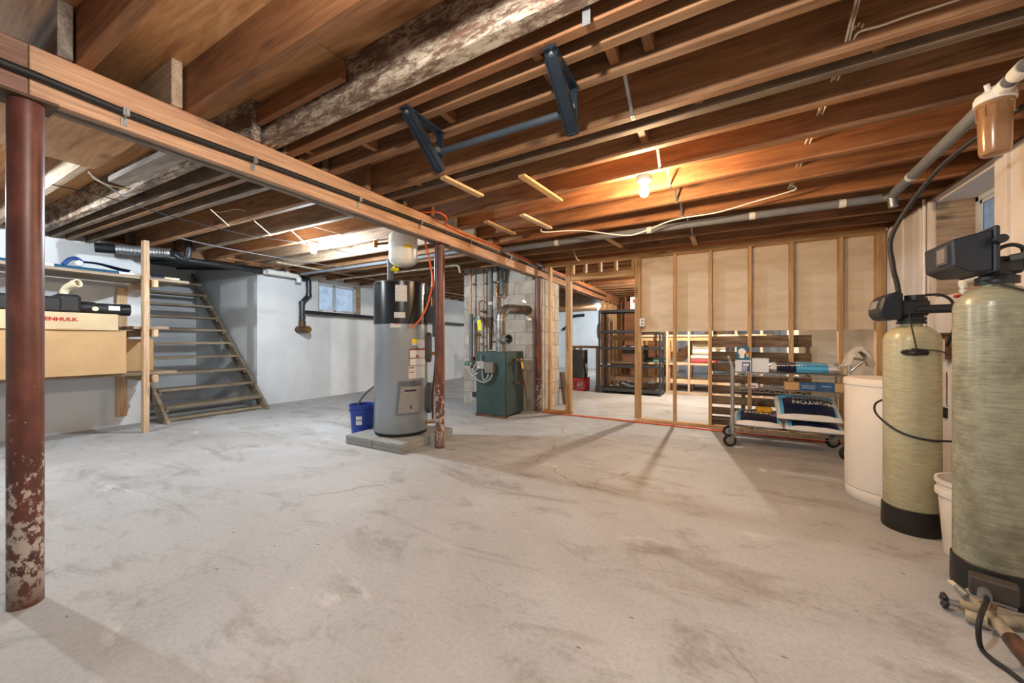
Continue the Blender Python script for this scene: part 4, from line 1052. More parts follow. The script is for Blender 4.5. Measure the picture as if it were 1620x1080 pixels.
gs = MB().cyl((BX1 + .058, 5.02, 2.215), (BX1 + .058, 5.26, 2.215), .03, 14).build('foam_tube', 'insulation', None, True); tag(gs, 'short grey foam tube on the girder above the partition corner', 'tube')

def atz(u, v, depth):
    """point on the pixel ray at a given distance along the view axis"""
    k = ray(u, v); return Vector((k.x * depth, k.y * depth, CAMH + k.z * depth))

# ------------------------------------------------------------------ ceiling hardware
pb = thing('pull_up_bar', 'black steel pull-up bar on two triangular brackets bolted under joists', 'bar', (-1.0, 1.6, 2.03))
for x in (-1.40, -.605):
    br = MB()
    def fr_(p, q, w): return Vector((w, p, q))
    br.bar((x, 1.40, ZJ - .006), (x, 1.70, ZJ - .006), .055, .010)
    br.bar((x, 1.685, ZJ - .01), (x, 1.685, 2.035), .045, .010, up=(0, 1, 0))
    br.bar((x, 1.42, ZJ - .012), (x, 1.69, 2.04), .055, .010)
    br.prism([(1.50, ZJ - .01), (1.69, ZJ - .01), (1.69, 2.04)], x + .020, x + .026, fr_) if False else None
    bo_ = br.build('bracket', 'black_steel', pb, bevel=0)
    MB().bar((x + .026, 1.43, ZJ - .02), (x + .026, 1.69, 2.045), .004, .035).build('bracket_flange', 'black_steel', bo_)
    MB().bar((x - .026, 1.43, ZJ - .02), (x - .026, 1.69, 2.045), .004, .035).build('bracket_flange', 'black_steel', bo_)
    MB().cyl((x, 1.425, ZJ - .014), (x, 1.425, ZJ - .026), .011, 8).build('bolt', 'galv', bo_); MB().cyl((x + .005, 1.665, 2.15), (x + .005, 1.650, 2.15), .015, 10).build('bolt', 'galv', bo_)
MB().cyl((-1.40, 1.685, 2.15), (-.605, 1.685, 2.15), .017, 18).build('grip_bar', 'bar_steel', pb, True)
stp = MB().box((0, 0, 0), (.03, .0025, .16)); p = onz(922, 4, ZJ)
for q in stp.v: q += Vector((p.x, p.y + .04, ZJ + .03))
tag(stp.build('metal_strap', 'galv'), 'perforated metal strap nailed on the flaking painted joist', 'strap')
cd = thing('metal_bridging', 'row of thin steel bridging straps nailed between joists beside the bulb', 'bridging', (-.35, 3, 2.26))
for i_, u_, v_ in ((15, 1003, 190), (18, 1047, 275), (19, 1062, 303), (20, 1073, 327), (21, 1080, 345), (22, 1090, 362), (23, 1096, 376)):
    x_ = onz(u_, v_, ZJ).x; yb2 = yb_(i_, x_); ya2 = yb_(i_ - 1, x_)
    sb_ = MB().bar((x_, ya2 + .004, 2.44), (x_, yb2 - .052, ZJ + .004), .016, .0035)
    sb_.bar((x_, yb2 - .056, ZJ - .0015), (x_, yb2 - .012, ZJ - .0015), .018, .003); sb_.bar((x_, ya2 + .001, 2.435), (x_, ya2 + .001, 2.475), .0025, .018, up=(1, 0, 0))
    so_ = sb_.build('strap', 'galv', cd)
    MB().cyl((x_, yb2 - .03, ZJ - .003), (x_, yb2 - .03, ZJ - .006), .004, 6).build('nail_head', 'iron', so_)
def cable(pts, lab, mat='nm_cable', r=.0045, nm='cable', smooth=6, cat='cable', group=None):
    o = MB().tube(pts, r, 6, smooth).build(nm, mat, None, True); return tag(o, lab, cat, group)
h0 = ony(1340, 58, 2.0)
cable([h0 + Vector((0, .02, -.005)), h0 + Vector((.0, -.05, .03)), atz(1352, 10, 1.50), atz(1360, -30, 1.44), onz(1366, -80, 2.44)], 'pale cable dropping from subfloor into the drilled hole of a wide joist')
cable([h0 + Vector((.012, .02, -.005)), h0 + Vector((.01, -.05, .03)), atz(1357, 10, 1.50), atz(1366, -30, 1.44), onz(1374, -80, 2.44)], 'second pale cable beside the first at the drilled joist hole')
cable([h0 + Vector((.026, .02, -.006)), ony(1360, 50, 1.98), ony(1395, 40, 1.985), ony(1440, 24, 1.985), ony(1520, -2, 1.985), ony(1620, -40, 1.985)], 'pale cable stapled along the face of a wide joist')
for i, (x, z) in enumerate(((.475, 2.36), (.487, 2.366), (.499, 2.358))):
    cable([(x, 2.0, z - .02), (x + .005, 2.6, z), (x + .01, 3.2, z), (x + .02, 3.9, z - .01)], 'bundled pale cable threaded through drilled joists near right wall', smooth=2, group='cable bundle through the joists')
wpts = [atz(856, 362, 3.95), atz(862, 367, 3.93), atz(918, 364.5, 3.9), atz(985, 372, 3.75), atz(1013, 368, 3.7), atz(1050, 353, 3.6), atz(1078, 345, 3.5), atz(1134, 336, 3.35), atz(1190, 320, 3.2), atz(1252, 302, 3.05), atz(1258, 296, 3.0), atz(1250, 293, 2.98)]
cable(wpts, 'white cable sagging under the joists past the warm bulb', 'white', .006)
cable([onz(906, 395, 2.27), atz(911, 406, 4.4), atz(913, 410, 4.4), atz(917, 412, 4.4)], 'short white cable end dangling above the doorway', 'white', .005)
# cables in the left bays
cable([onz(82, 292, 2.2545)] + [onz(u_, v_, 2.247) for u_, v_ in ((142, 305), (200, 321), (300, 350), (400, 373), (480, 385))] + [onz(560, 402, 2.2545)], 'thin black cable sagging across the left joist bays', 'black', .004)
cable([onz(u_, v_, 2.2545) for u_, v_ in ((282, 376), (340, 389), (420, 404), (520, 420), (600, 432))], 'grey cable running from stairwell toward the heater', 'insulation', .005)
for i, (a_, b_) in enumerate((((333, 331), (362, 357)), ((402, 349), (428, 371)), ((461, 365), (483, 384)), ((495, 358), (541, 371)), ((512, 378), (528, 395)))):
    cable([onz(*a_, 2.2565), (onz(*a_, 2.2565) + onz(*b_, 2.2565)) / 2, onz(*b_, 2.2565)], 'short white cable spanning between two joists in the left bays', 'nm_cable', .0036, group='white cables across the left joists')
def onj(u_, v_):
    p_ = ony(u_, v_, 1.98)
    return ony(u_, v_, lin((-3, 2.045), (-6, 1.97), p_.x) - .051)
cable([onj(340, 336), onj(352, 335), onj(372, 331), onj(388, 333)], 'yellowed cable tail on the joist face left of girder', 'cardboard_lite', .005)
cable([onz(139, 270, 2.241), onz(150, 283, 2.238), onz(175, 294, 2.24), onz(208, 299, 2.254)], 'yellowed cable curving under the plywood patch', 'cardboard_lite', .005)
cable([onz(137, 272, 2.25), onz(200, 314, 2.25)], 'taut grey cable from plywood patch to the painted joist', 'insulation', .005, smooth=1)

# dark pipe crossing under the joists and the filter line along the right wall
dpk = thing('water_line', 'grey foam-wrapped pipe with white labels crossing under the joists', 'pipe', (-.5, 4.09, 2.18))
PA, PB = Vector((-2.378, 4.08, 2.213)), Vector((1.12, 4.06, 2.213))
MB().cyl(PA, PB, .033, 16).build('foam_sleeve', 'insulation', dpk, True)
for f in (.20, .49, .745, .925): MB().cyl(PA.lerp(PB, f), PA.lerp(PB, f + .013), .0345, 16).build('label_band', 'tag_wht', dpk, True)
E1 = Vector((1.17, 4.02, 2.21)); E2 = Vector((1.10, 2.38, 2.205)); E3 = Vector((1.05, 1.2, 2.20))
MB().tube([PB, E1 + Vector((-.01, .03, 0)), E1 + Vector((0, -.03, 0)), E1 + Vector((0, -.10, 0))], .027, 14, 4).build('elbow', 'galv', dpk, True)
MB().cyl(tuple(E1 + Vector((0, 0, .02))), tuple(E1 + Vector((.01, 0, -.09))), .03, 12).build('tee_drop', 'galv', dpk, True)
fl_ = thing('filter_line', 'grey foam-wrapped pipe leading along right wall to the filter', 'pipe', (1.13, 3.2, 2.17))
d1 = lambda f: E1.lerp(E2, f)
MB().cyl(d1(.05), d1(.80), .031, 16).build('foam_sleeve', 'insulation', fl_, True)
MB().cyl(d1(.24), d1(.265), .0325, 16).build('label_band', 'tag_wht', fl_, True)
MB().cyl(d1(.915), E3, .027, 16).build('pipe', 'insulation_dark', fl_, True)
MB().cyl(d1(.96), d1(1.0), .032, 16).build('coupling', 'tag_wht', fl_, True)
fh = thing('filter_housing', 'white capped water filter with amber bowl hanging on the pipe', 'filter', tuple(d1(.86)))
fc = d1(.862) + Vector((0, 0, -.02))
MB().lathe([(1e-4, .055), (.030, .055), (.040, .04), (.060, .028), (.066, .012), (.066, -.014), (.055, -.016), (1e-4, -.016)], fc, 28).build('cap', 'white', fh, True)
MB().cyl(d1(.79), d1(.93), .030, 16).build('port', 'white', fh, True)
for sgn in (-1, 1): MB().cyl(tuple(fc + Vector((sgn * .03, -.03, .025))), tuple(fc + Vector((sgn * .045, -.045, .06))), .010, 10).build('purge_valve', 'white', fh, True)
bw = [(.060, -.012), (.060, -.03), (.055, -.034), (.050, -.235), (.045, -.25), (.02, -.258), (1e-4, -.26)]
bo2 = MB().lathe(bw + [(1e-4, -.252), (.018, -.251), (.041, -.244), (.046, -.23), (.050, -.034), (.053, -.012)], fc, 28).build('bowl', 'amber', fh, True)
MB().lathe([(1e-4, -.03), (.036, -.03), (.036, -.225), (1e-4, -.225)], fc, 20).build('cartridge', 'cardboard', fh, True)
for k in range(10):
    a = 2 * math.pi * k / 10; MB().box((fc.x + .0565 * math.cos(a), fc.y + .0565 * math.sin(a), fc.z - .055), (.005, .004, .05), Matrix.Rotation(a, 3, 'Z')).build('grip_rib', 'amber', bo2)

# ------------------------------------------------------------------ water treatment tanks
def tank(name, cx, cy, R, h, mat, lab):
    t = thing(name, lab, 'tank', (cx, cy, 0))
    MB().lathe([(1e-4, 0), (R + .006, 0), (R + .008, .02), (R + .006, .13), (R + .001, .135)], (cx, cy, 0), 48).build('boot', 'boot', t, True)
    prof = [(R - .01, .05), (R, .08)]
    hs_ = h - R * .85
    prof += [(R, hs_)] + [(R * math.cos(q) if q < 1.2 else R * math.cos(q), hs_ + R * .80 * math.sin(q)) for q in [math.pi / 2 * i / 12 for i in range(1, 11)]]
    prof = [p for p in prof if p[0] > .046] + [(.046, h - .02), (.046, h)]
    MB().lathe(prof, (cx, cy, 0), 56).build('vessel', mat, t, True)
    return t
T2 = Vector((.957, 3.0, 0)); T1 = Vector((1.031, 2.409, 0)); RT = .119
H2, H1 = 1.175, 1.318
tk2 = tank('softener_tank', T2.x, T2.y, RT, H2, 'fiber_clean', 'clean tan fibreglass tank with black boot beside the white brine tank')
tk1 = tank('softener_tank', T1.x, T1.y, RT + .006, H1, 'fiber_dirty', 'tall stained fibreglass tank topped by a big black control box')
# head of the cleaner tank
vh = thing('control_valve', 'small rounded black control head on the clean tan tank', 'valve', (T2.x, T2.y, H2))
MB().lathe([(1e-4, 0), (.062, 0), (.062, .012), (.056, .014), (.056, .02), (.062, .022), (.062, .034), (.05, .04), (.05, .075), (1e-4, .075)], (T2.x, T2.y, H2 - .004), 28).build('collar', 'black', vh, True)
MB().box((T2.x, T2.y, H2 + .085), (.12, .12, .09)).build('valve_body', 'black', vh, bevel=.012)
MB().cyl((T2.x + .01, T2.y - .01, H2 + .12), (T2.x + .01, T2.y - .01, H2 + .158), .042, 22).build('injector_cap', 'black', vh, True)
MB().cyl((T2.x + .05, T2.y + .03, H2 + .10), (T2.x + .05, T2.y + .03, H2 + .145), .026, 18).build('flow_cap', 'black', vh, True)
MB().cyl((T2.x, T2.y - .045, H2 + .075), (T2.x + .36, T2.y - .055, H2 + .075), .024, 16).build('bypass_arm', 'black', vh, True)
MB().cyl((T2.x + .20, T2.y - .05, H2 + .03), (T2.x + .20, T2.y - .05, H2 + .125), .036, 18).build('bypass_body', 'black', vh, True)
MB().box((T2.x + .22, T2.y - .05, H2 + .14), (.14, .03, .018)).build('bypass_handle', 'red', vh, bevel=.006)
MB().tube([(T2.x + .045, T2.y - .03, H2 + .155), (T2.x + .10, T2.y - .05, H2 + .15), (T2.x + .14, T2.y - .06, H2 + .11), (T2.x + .15, T2.y - .06, H2 + .02), (T2.x + .145, T2.y - .05, H2 - .06), (T2.x + .14, T2.y - .01, H2 - .13)], .007, 8, 5).build('drain_hose', 'rubber', vh, True)
hd = MB()
hx0, hx1, hy0, hy1, hz0, hz1 = .80, .905, 2.93, 3.13, H2 + .015, H2 + .178
prof = [(hx1, hz0 + .005), (hx1, hz1), (hx1 - .05, hz1 - .003), (hx0 + .015, hz1 - .035), (hx0, hz1 - .10), (hx0 + .004, hz0 + .035), (hx0 + .03, hz0 + .004)]
hd.prism(prof, hy0, hy1, lambda p_, q, w: Vector((p_, w, q))); hdo = hd.build('head_cover', 'black_blue', vh, bevel=.012)
nrm = Vector((-(hz1 - .035 - (hz1 - .10)), 0, .0)).normalized()
MB().prism([(hx0 + .012, hz1 - .045), (hx0 + .001, hz1 - .092), (hx0 - .003, hz1 - .091), (hx0 + .008, hz1 - .044)], hy0 + .05, hy1 - .05, lambda p_, q, w: Vector((p_, w, q))).build('display', 'box_grey', vh)
MB().tube([(T2.x - .03, T2.y - .07, H2 + .06), (T2.x - .035, T2.y - .10, H2 + .0), (T2.x - .03, T2.y - .135, H2 - .10), (T2.x - .025, T2.y - .14, H2 - .155)], .003, 6, 5).build('sensor_wire', 'rubber', vh, True)
# coiled spare wire tied on the tank
cw = thing('coiled_wire', 'tied coil of thin black wire hanging on the clean tan tank', 'wire', (T2.x - .02, T2.y - .14, 1.0))
aC = math.atan2(-T2.y, -T2.x) + .10
def oncyl(a, z, off): return Vector((T2.x + (RT + off) * math.cos(a), T2.y + (RT + off) * math.sin(a), z))
rr = random.Random(5)
for k in range(9):
    pts = [oncyl(aC + .42 * math.cos(q) * (1 - .02 * k), H2 - .165 + .010 * math.sin(q) + rr.uniform(-.006, .006), .006 + .010 * rr.random()) for q in [2 * math.pi * i / 12 for i in range(13)]]
    MB().tube(pts, .003, 6).build('loop', 'rubber', cw, True)
MB().tube([oncyl(aC, H2 - .178, .004), oncyl(aC, H2 - .175, .022), oncyl(aC, H2 - .150, .022), oncyl(aC, H2 - .147, .004)], .003, 6, 3).build('tie', 'rubber', cw, True)
MB().tube([oncyl(aC - .1, H2 - .145, .012), oncyl(aC + .4, H2 - .15, .012), oncyl(aC + .75, H2 - .155, .012), oncyl(aC + 1.1, H2 - .165, .014), oncyl(aC + 1.4, H2 - .18, .024), Vector((T2.x + .22, T2.y - .08, H2 - .17))], .003, 6, 5).build('lead', 'rubber', cw, True)
# hose of brine around the clean tank
tag(MB().tube([oncyl(aC - 2.3, .72, .02), oncyl(aC - 1.75, .695, .03), oncyl(aC - 1.35, .65, .035), oncyl(aC - 1.0, .60, .012), oncyl(aC - .5, .565, .007), oncyl(aC, .545, .007), oncyl(aC + .55, .535, .007), oncyl(aC + 1.1, .535, .03), Vector((T2.x + .22, T2.y - .12, .545)), Vector((T2.x + .30, T2.y - .02, .57)), Vector((T2.x + .25, T2.y + .12, .60))], .0055, 8, 6).build('brine_hose', 'rubber', None, True), 'thin black hose looped around the clean tan tank', 'hose')
# head of the stained tank
vb = thing('control_valve', 'large boxy black control head on the stained tank', 'valve', (T1.x, T1.y, H1))
MB().lathe([(1e-4, 0), (.062, 0), (.062, .030), (.05, .034), (.05, .05), (1e-4, .05)], (T1.x, T1.y, H1 - .004), 28).build('collar', 'black', vb, True)
MB().box((T1.x + .01, T1.y, H1 + .07), (.10, .10, .07)).build('valve_body', 'black', vb, bevel=.01)
MB().cyl((T1.x, T1.y - .02, H1 + .085), (T1.x + .42, T1.y - .02, H1 + .085), .026, 16).build('bypass_arm', 'black', vb, True)
MB().tube([(T1.x - .025, T1.y - .055, H1 + .10), (T1.x - .02, T1.y - .058, H1 + .135), (T1.x + .015, T1.y - .058, H1 + .15), (T1.x + .045, T1.y - .058, H1 + .135), (T1.x + .05, T1.y - .055, H1 + .10)], .008, 8, 3).build('lift_ring', 'black', vb, True)
MB().tube([(T1.x + .01, T1.y - .06, H1 + .095), (T1.x + .05, T1.y - .07, H1 + .105), (T1.x + .12, T1.y - .07, H1 + .15), (T1.x + .25, T1.y - .05, H1 + .24)], .014, 10, 4).build('drain_hose', 'insulation_dark', vb, True)
MB().cyl((T1.x + .09, T1.y - .075, H1 + .13), (T1.x + .115, T1.y - .068, H1 + .147), .019, 12).build('hose_clamp', 'galv', vb, True)
MB().tube([(T1.x - .055, T1.y - .04, H1 + .01), (T1.x - .02, T1.y - .10, H1 - .02), (T1.x + .04, T1.y - .125, H1 - .06), (T1.x + .10, T1.y - .10, H1 - .11)], .004, 6, 5).build('sensor_wire', 'rubber', vb, True)
bx0, bx1, by0, by1, bz0, bz1 = .852, .970, 2.285, 2.535, H1 + .040, H1 + .210
box_p = [(bx1, bz0), (bx1, bz1), (bx0 + .045, bz1 - .018), (bx0, bz1 - .030), (bx0 + .004, bz0 + .030), (bx0 + .05, bz0)]
MB().prism(box_p, by0, by1, lambda p_, q, w: Vector((p_, w, q))).build('cover', 'black_blue', vb, bevel=.006)
MB().box2((bx1 - .002, by0 - .008, bz0 - .004), (bx1 + .016, by1 + .008, bz1 + .012)).build('back_plate', 'black_blue', vb, bevel=.005)
MB().box2((bx0 - .004, by0 + .030, bz0 + .045), (bx0 + .006, by0 + .125, bz1 - .048)).build('display_window', 'dark_grey', vb)
MB().box2((bx0 - .006, by0 + .045, bz0 + .053), (bx0 - .003, by0 + .11, bz1 - .056)).build('screen', 'box_brown', vb)
MB().cyl((bx1 + .005, by0 - .012, bz1 - .05), (bx1 + .005, by0 - .045, bz1 - .05), .017, 14).build('cover_knob', 'black', vb, True)
# braided riser hose
tag(MB().tube([Vector((T2.x - .032, T2.y + .042, H2 + .12)), Vector((T2.x - .045, T2.y + .055, 1.42)), Vector((T2.x - .06, T2.y + .06, 1.52)), Vector((T2.x - .05, T2.y + .10, 1.72)), Vector((1.03, 3.02, 1.98)), Vector((1.13, 2.85, 2.10)), Vector((1.27, 2.5, 2.17)), Vector((1.36, 2.1, 2.19)), Vector((1.38, 1.5, 2.195))], .0125, 12, 8).build('supply_hose', 'rubber', None, True), 'black flexible hose arching from clean tank head up to joists', 'hose')
# brine tank
BT = Vector((.998, 3.458, 0)); br_ = thing('brine_tank', 'round white brine tank with lid beside the tan tank', 'tank', tuple(BT))
MB().lathe([(1e-4, 0), (.215, 0), (.225, .012), (.228, .07), (.222, .078), (.230, .086), (.230, .78), (.226, .79)], BT, 56).build('tub', 'brine', br_, True)
MB().lathe([(.229, .775), (.236, .777), (.236, .81), (.228, .822), (.10, .83), (1e-4, .832)], BT, 56).build('lid', 'brine', br_, True)
bucket('white_bucket', (1.12, 2.73, 0), .125, .15, .375, 'bucket_white', 'dirty white plastic pail between the two fibreglass tanks')
# drain manifold on the floor
pbx = atz(1571, 945, 1.44)
mf = thing('drain_manifold', 'dirty plastic pipe manifold with valves on floor before stained tank', 'pipe', (.95, 2.0, 0))
G0 = lambda u, v, z=.035: onz(u, v, z)
a0, a1 = G0(1536, 938), G0(1602, 1012)
MB().cyl(tuple(a0), tuple(a1), .021, 14).build('main_run', 'pvc_dirty', mf, True)
MB().cyl(tuple(a0.lerp(a1, .35)), tuple(a0.lerp(a1, .55)), .026, 14).build('coupling', 'pvc_dirty', mf, True)
MB().cyl(tuple(a1), tuple(a1 + (a1 - a0).normalized() * .30), .026, 14).build('iron_run', 'iron', mf, True)
b0, b1 = G0(1518, 956), G0(1556, 966); MB().cyl(tuple(b0), tuple(b1), .019, 14).build('valve_branch', 'pvc_dirty', mf, True)
MB().cyl(tuple(b0), tuple(b0 + (b0 - b1).normalized() * .03), .012, 10).build('valve_stem', 'galv', mf, True)
hw = b0 + (b0 - b1).normalized() * .035; ax = (b0 - b1).normalized().to_track_quat('Z', 'Y').to_matrix()
hwm = MB().lathe([(1e-4, 0), (.012, 0), (.012, .012), (1e-4, .012)], hw, 12, ax)
for k in range(6):
    q = 2 * math.pi * k / 6; dvec = ax @ Vector((math.cos(q), math.sin(q), 0)); hwm.sphere(tuple(hw + dvec * .021 + ax @ Vector((0, 0, .006))), .010, 8, 6)
hwm.build('valve_wheel', 'black', mf, True)
c0_, c1_ = G0(1527, 972, .03), G0(1562, 984, .03); MB().cyl(tuple(c0_), tuple(c1_), .021, 14).build('stub', 'pvc_dirty', mf, True)
l0, l1 = G0(1503, 918, .05), G0(1532, 943, .04); MB().cyl(tuple(l0.lerp(l1, .4)), tuple(l1), .012, 10).build('cock_body', 'galv', mf, True); MB().bar(tuple(l0), tuple(l0.lerp(l1, .5)), .016, .006).build('cock_lever', 'cream', mf)
e0, e1 = a0.lerp(a1, .62), G0(1640, 985); MB().cyl(tuple(e0), tuple(e1), .021, 14).build('cross_run', 'pvc_dirty', mf, True)
MB().cyl(tuple(a0.lerp(a1, .50)), (pbx.x, pbx.y, pbx.z), .013, 12).build('riser', 'copper', mf, True)
# alarm box on the manifold
M['switch_cover'] = plain('dusty_black', rgb(66, 58, 52), 0.6, 0, 0.25, 12)
fb_ = thing('pump_switch', 'dusty black switch box with grey cord above floor manifold', 'switch', tuple(pbx))
ang = -.35
MB().box((pbx.x, pbx.y, pbx.z + .035), (.12, .06, .07), Matrix.Rotation(ang, 3, 'Z')).build('cover', 'switch_cover', fb_, bevel=.006)
MB().box((pbx.x, pbx.y, pbx.z - .006), (.11, .055, .010), Matrix.Rotation(ang, 3, 'Z')).build('base', 'galv', fb_)
cc = pbx + Vector((-.03, -.022, .025)); MB().cyl(tuple(cc), tuple(cc + Vector((-.015, -.035, -.002))), .019, 12).build('cord_grip', 'galv', fb_, True)
MB().tube([cc + Vector((-.01, -.03, 0)), cc + Vector((-.022, -.062, -.006)), atz(1552, 972, 1.315), atz(1548, 996, 1.295), G0(1552, 1024, .010), G0(1570, 1043, .009), G0(1592, 1058, .009), G0(1615, 1076, .009), G0(1640, 1098, .009)], .0075, 10, 6).build('power_cord', 'rubber', fb_, True)
# conduit, receptacle and niche on the right wall
wo = thing('wall_receptacle', 'small dark receptacle low on the right wall behind tanks', 'outlet', (XR - .03, 3.0, .42)); pz = onx(1489, 652, XR - .03)
MB().box((XR - .02, pz.y, pz.z), (.03, .045, .08)).build('body', 'black', wo, bevel=.003); MB().box((XR - .02, pz.y, pz.z + .18), (.02, .03, .26)).build('raceway', 'white', wo)
nc = thing('wall_bracket', 'rusty white-splashed bracket on the right wall between tanks', 'bracket', (XR - .04, 3.2, .78)); pn = onx(1495, 548, XR - .03)
MB().box((XR - .025, pn.y, pn.z), (.03, .15, .19)).build('plate', 'rust', nc, bevel=.002); MB().box((XR - .045, pn.y, pn.z - .03), (.02, .05, .17)).build('leg', 'tag_wht', nc); MB().box((XR - .04, pn.y, pn.z + .095), (.05, .18, .014)).build('ledge', 'rust', nc)
cn = MB().tube([(XR - .012, 2.46, 2.2), (XR - .012, 2.46, .3)], .010, 10).build('wall_conduit', 'white', None, True); tag(cn, 'thin white conduit running down right wall beside the stained tank', 'conduit')
cn = MB().tube([(XR - .03, 3.95 + .42, 2.24), (XR - .03, 4.37, .5)], .010, 10).build('wall_conduit', 'white', None, True); tag(cn, 'thin white conduit on right wall between window and partition', 'conduit')
pvb = thing('pvc_union', 'white plastic unions on the right wall behind stained tank dome', 'pipe', (XR - .2, 2.9, 1.2))
q0 = onx(1524, 452, XR - .15); MB().cyl((XR - .15, q0.y, q0.z - .35), (XR - .15, q0.y, q0.z), .018, 12).build('pipe', 'pvc', pvb, True); MB().tube([(XR - .15, q0.y, q0.z), (XR - .15, q0.y, q0.z + .03), (XR - .10, q0.y, q0.z + .045), (XR - .02, q0.y, q0.z + .045)], .02, 12, 4).build('elbow', 'pvc', pvb, True)
for dz in (-.05, -.02): MB().cyl((XR - .15, q0.y, q0.z + dz), (XR - .15, q0.y, q0.z + dz + .008), .022, 12).build('clamp', 'galv', pvb, True)

# ------------------------------------------------------------------ wire cart
CX0, CX1, CY0, CY1 = .11, 1.02, 4.46, 4.90
ca = thing('wire_cart', 'three-tier chrome wire cart on casters before the partition', 'cart', ((CX0 + CX1) / 2, (CY0 + CY1) / 2, 0))
SZ = (.185, .595, .755)
for x in (CX0, CX1):
    for y in (CY0, CY1):
        MB().cyl((x, y, .125), (x, y, .86 if x > 1 else .80), .0135, 14).build('post', 'chrome', ca, True)
        for z in SZ: MB().cyl((x, y, z - .02), (x, y, z + .012), .018, 14).build('sleeve', 'chrome', ca, True)
def wire_shelf(z):
    m = MB(); r = .0032
    for dz in (0, -.030):
        m.tube([(CX0, CY0, z + dz), (CX1, CY0, z + dz)], r, 5); m.tube([(CX0, CY1, z + dz), (CX1, CY1, z + dz)], r, 5)
        m.tube([(CX0, CY0, z + dz), (CX0, CY1, z + dz)], r, 5); m.tube([(CX1, CY0, z + dz), (CX1, CY1, z + dz)], r, 5)
    for (p, q, n) in (((CX0, CY0), (CX1, CY0), 22), ((CX0, CY1), (CX1, CY1), 22), ((CX0, CY0), (CX0, CY1), 10), ((CX1, CY0), (CX1, CY1), 10)):
        pts = [(p[0] + (q[0] - p[0]) * i / n, p[1] + (q[1] - p[1]) * i / n, z - (.030 if i % 2 else 0)) for i in range(n + 1)]; m.tube(pts, r, 5)
    for i in range(1, 36):
        x = CX0 + (CX1 - CX0) * i / 36; m.tube([(x, CY0, z + .002), (x, CY1, z + .002)], .0022, 4)
    for f in (.33, .66): y = CY0 + (CY1 - CY0) * f; m.tube([(CX0, y, z - .004), (CX1, y, z - .004)], r, 5)
    m.build('wire_shelf', 'chrome', ca, True)
for z in SZ: wire_shelf(z)
for x in (CX0, CX1):
    up = [(x, CY0, .79), (x - (.02 if x < .5 else -.06), CY0, .86), (x - (.03 if x < .5 else -.10), CY0 + .03, .90), (x - (.03 if x < .5 else -.10), CY1 - .03, .90), (x - (.02 if x < .5 else -.06), CY1, .86), (x, CY1, .79)]
    MB().tube(up, .0125, 12, 5).build('push_handle', 'chrome', ca, True)
for i, (x, y) in enumerate(((CX0, CY0), (CX1, CY0), (CX0, CY1), (CX1, CY1))):
    a = (.35, .5, .2, .15)[i]; dx, dy = -.03 * math.cos(a), -.03 * math.sin(a)
    w = MB().lathe([(1e-4, -.016), (.040, -.016), (.058, -.013), (.062, -.006), (.062, .006), (.058, .013), (.040, .016), (1e-4, .016)], (x + dx, y + dy, .062), 28, Vector((-math.sin(a), math.cos(a), 0)).to_track_quat('Z', 'Y').to_matrix()).build('caster_wheel', 'rubber', ca, True)
    for s in (-1, 1):
        n_ = Vector((-math.sin(a), math.cos(a), 0)) * s
        MB().lathe([(1e-4, 0), (.038, 0), (.034, .004), (.012, .006), (1e-4, .006)], Vector((x + dx, y + dy, .062)) + n_ * .016, 20, n_.to_track_quat('Z', 'Y').to_matrix()).build('hub', 'box_grey', w, True)
    f = MB()
    for s in (-1, 1):
        n_ = Vector((-math.sin(a), math.cos(a), 0)) * s * .025; f.bar(Vector((x + dx, y + dy, .05)) + n_, Vector((x, y, .135)) + n_, .04, .004, up=(-math.sin(a), math.cos(a), 0))
    f.box((x, y, .137), (.06, .06, .008)); f.cyl((x, y, .125), (x, y, .16), .022, 12); f.build('caster_fork', 'galv', ca)

# ------------------------------------------------------------------ goods on the cart
def salt_bag(lab, c, L, W, T, rot, tilt=0.0, face='up', seed=1, sides='bag'):
    """Pillow bag; local x along the length. Sections of print are separate panels of film."""
    c = Vector(c); t = thing('salt_bag', lab, 'bag', tuple(c))
    R_ = Matrix.Rotation(rot, 3, 'Z') @ Matrix.Rotation(tilt, 3, 'Y')
    def hgt(x, y):
        a = max(0, 1 - abs(2 * x / L) ** 3.2); b = max(0, 1 - abs(2 * y / W) ** 2.6)
        wr_ = mnoise.noise(Vector((x * 9 + seed * 3.1, y * 9, seed))) * .10 + mnoise.noise(Vector((x * 24, y * 24 + seed, 2.0))) * .04
        return T * (a ** .42) * (b ** .27) * (1 + wr_)
    def top(x, y, e=0): return c + R_ @ Vector((x, y, T * .42 + hgt(x, y) * .58 + e))
    def bot(x, y): return c + R_ @ Vector((x, y, max(0.0, T * .42 - hgt(x, y) * .42)))
    def strip(x0, x1, nm, mat, y0=-W / 2, y1=W / 2):
        m = MB(); n = max(3, int((x1 - x0) / L * 28)); k = 16
        m.grid(lambda s, q: top(x0 + (x1 - x0) * s, y0 + (y1 - y0) * q), n, k); 
        m.grid(lambda s, q: bot(x0 + (x1 - x0) * s, y0 + (y1 - y0) * q), n, k)
        return m.build(nm, mat, t, True)
    return t, strip, top
M['bag_white'] = plain('bag_film_white', rgb(226, 226, 226), 0.35, 0, 0.04)
M['bag_blue'] = plain('bag_film_blue', rgb(86, 176, 222), 0.3, 0, 0.08, 6)
M['bag_navy'] = plain('bag_film_navy', rgb(26, 34, 62), 0.3, 0, 0.1, 6)
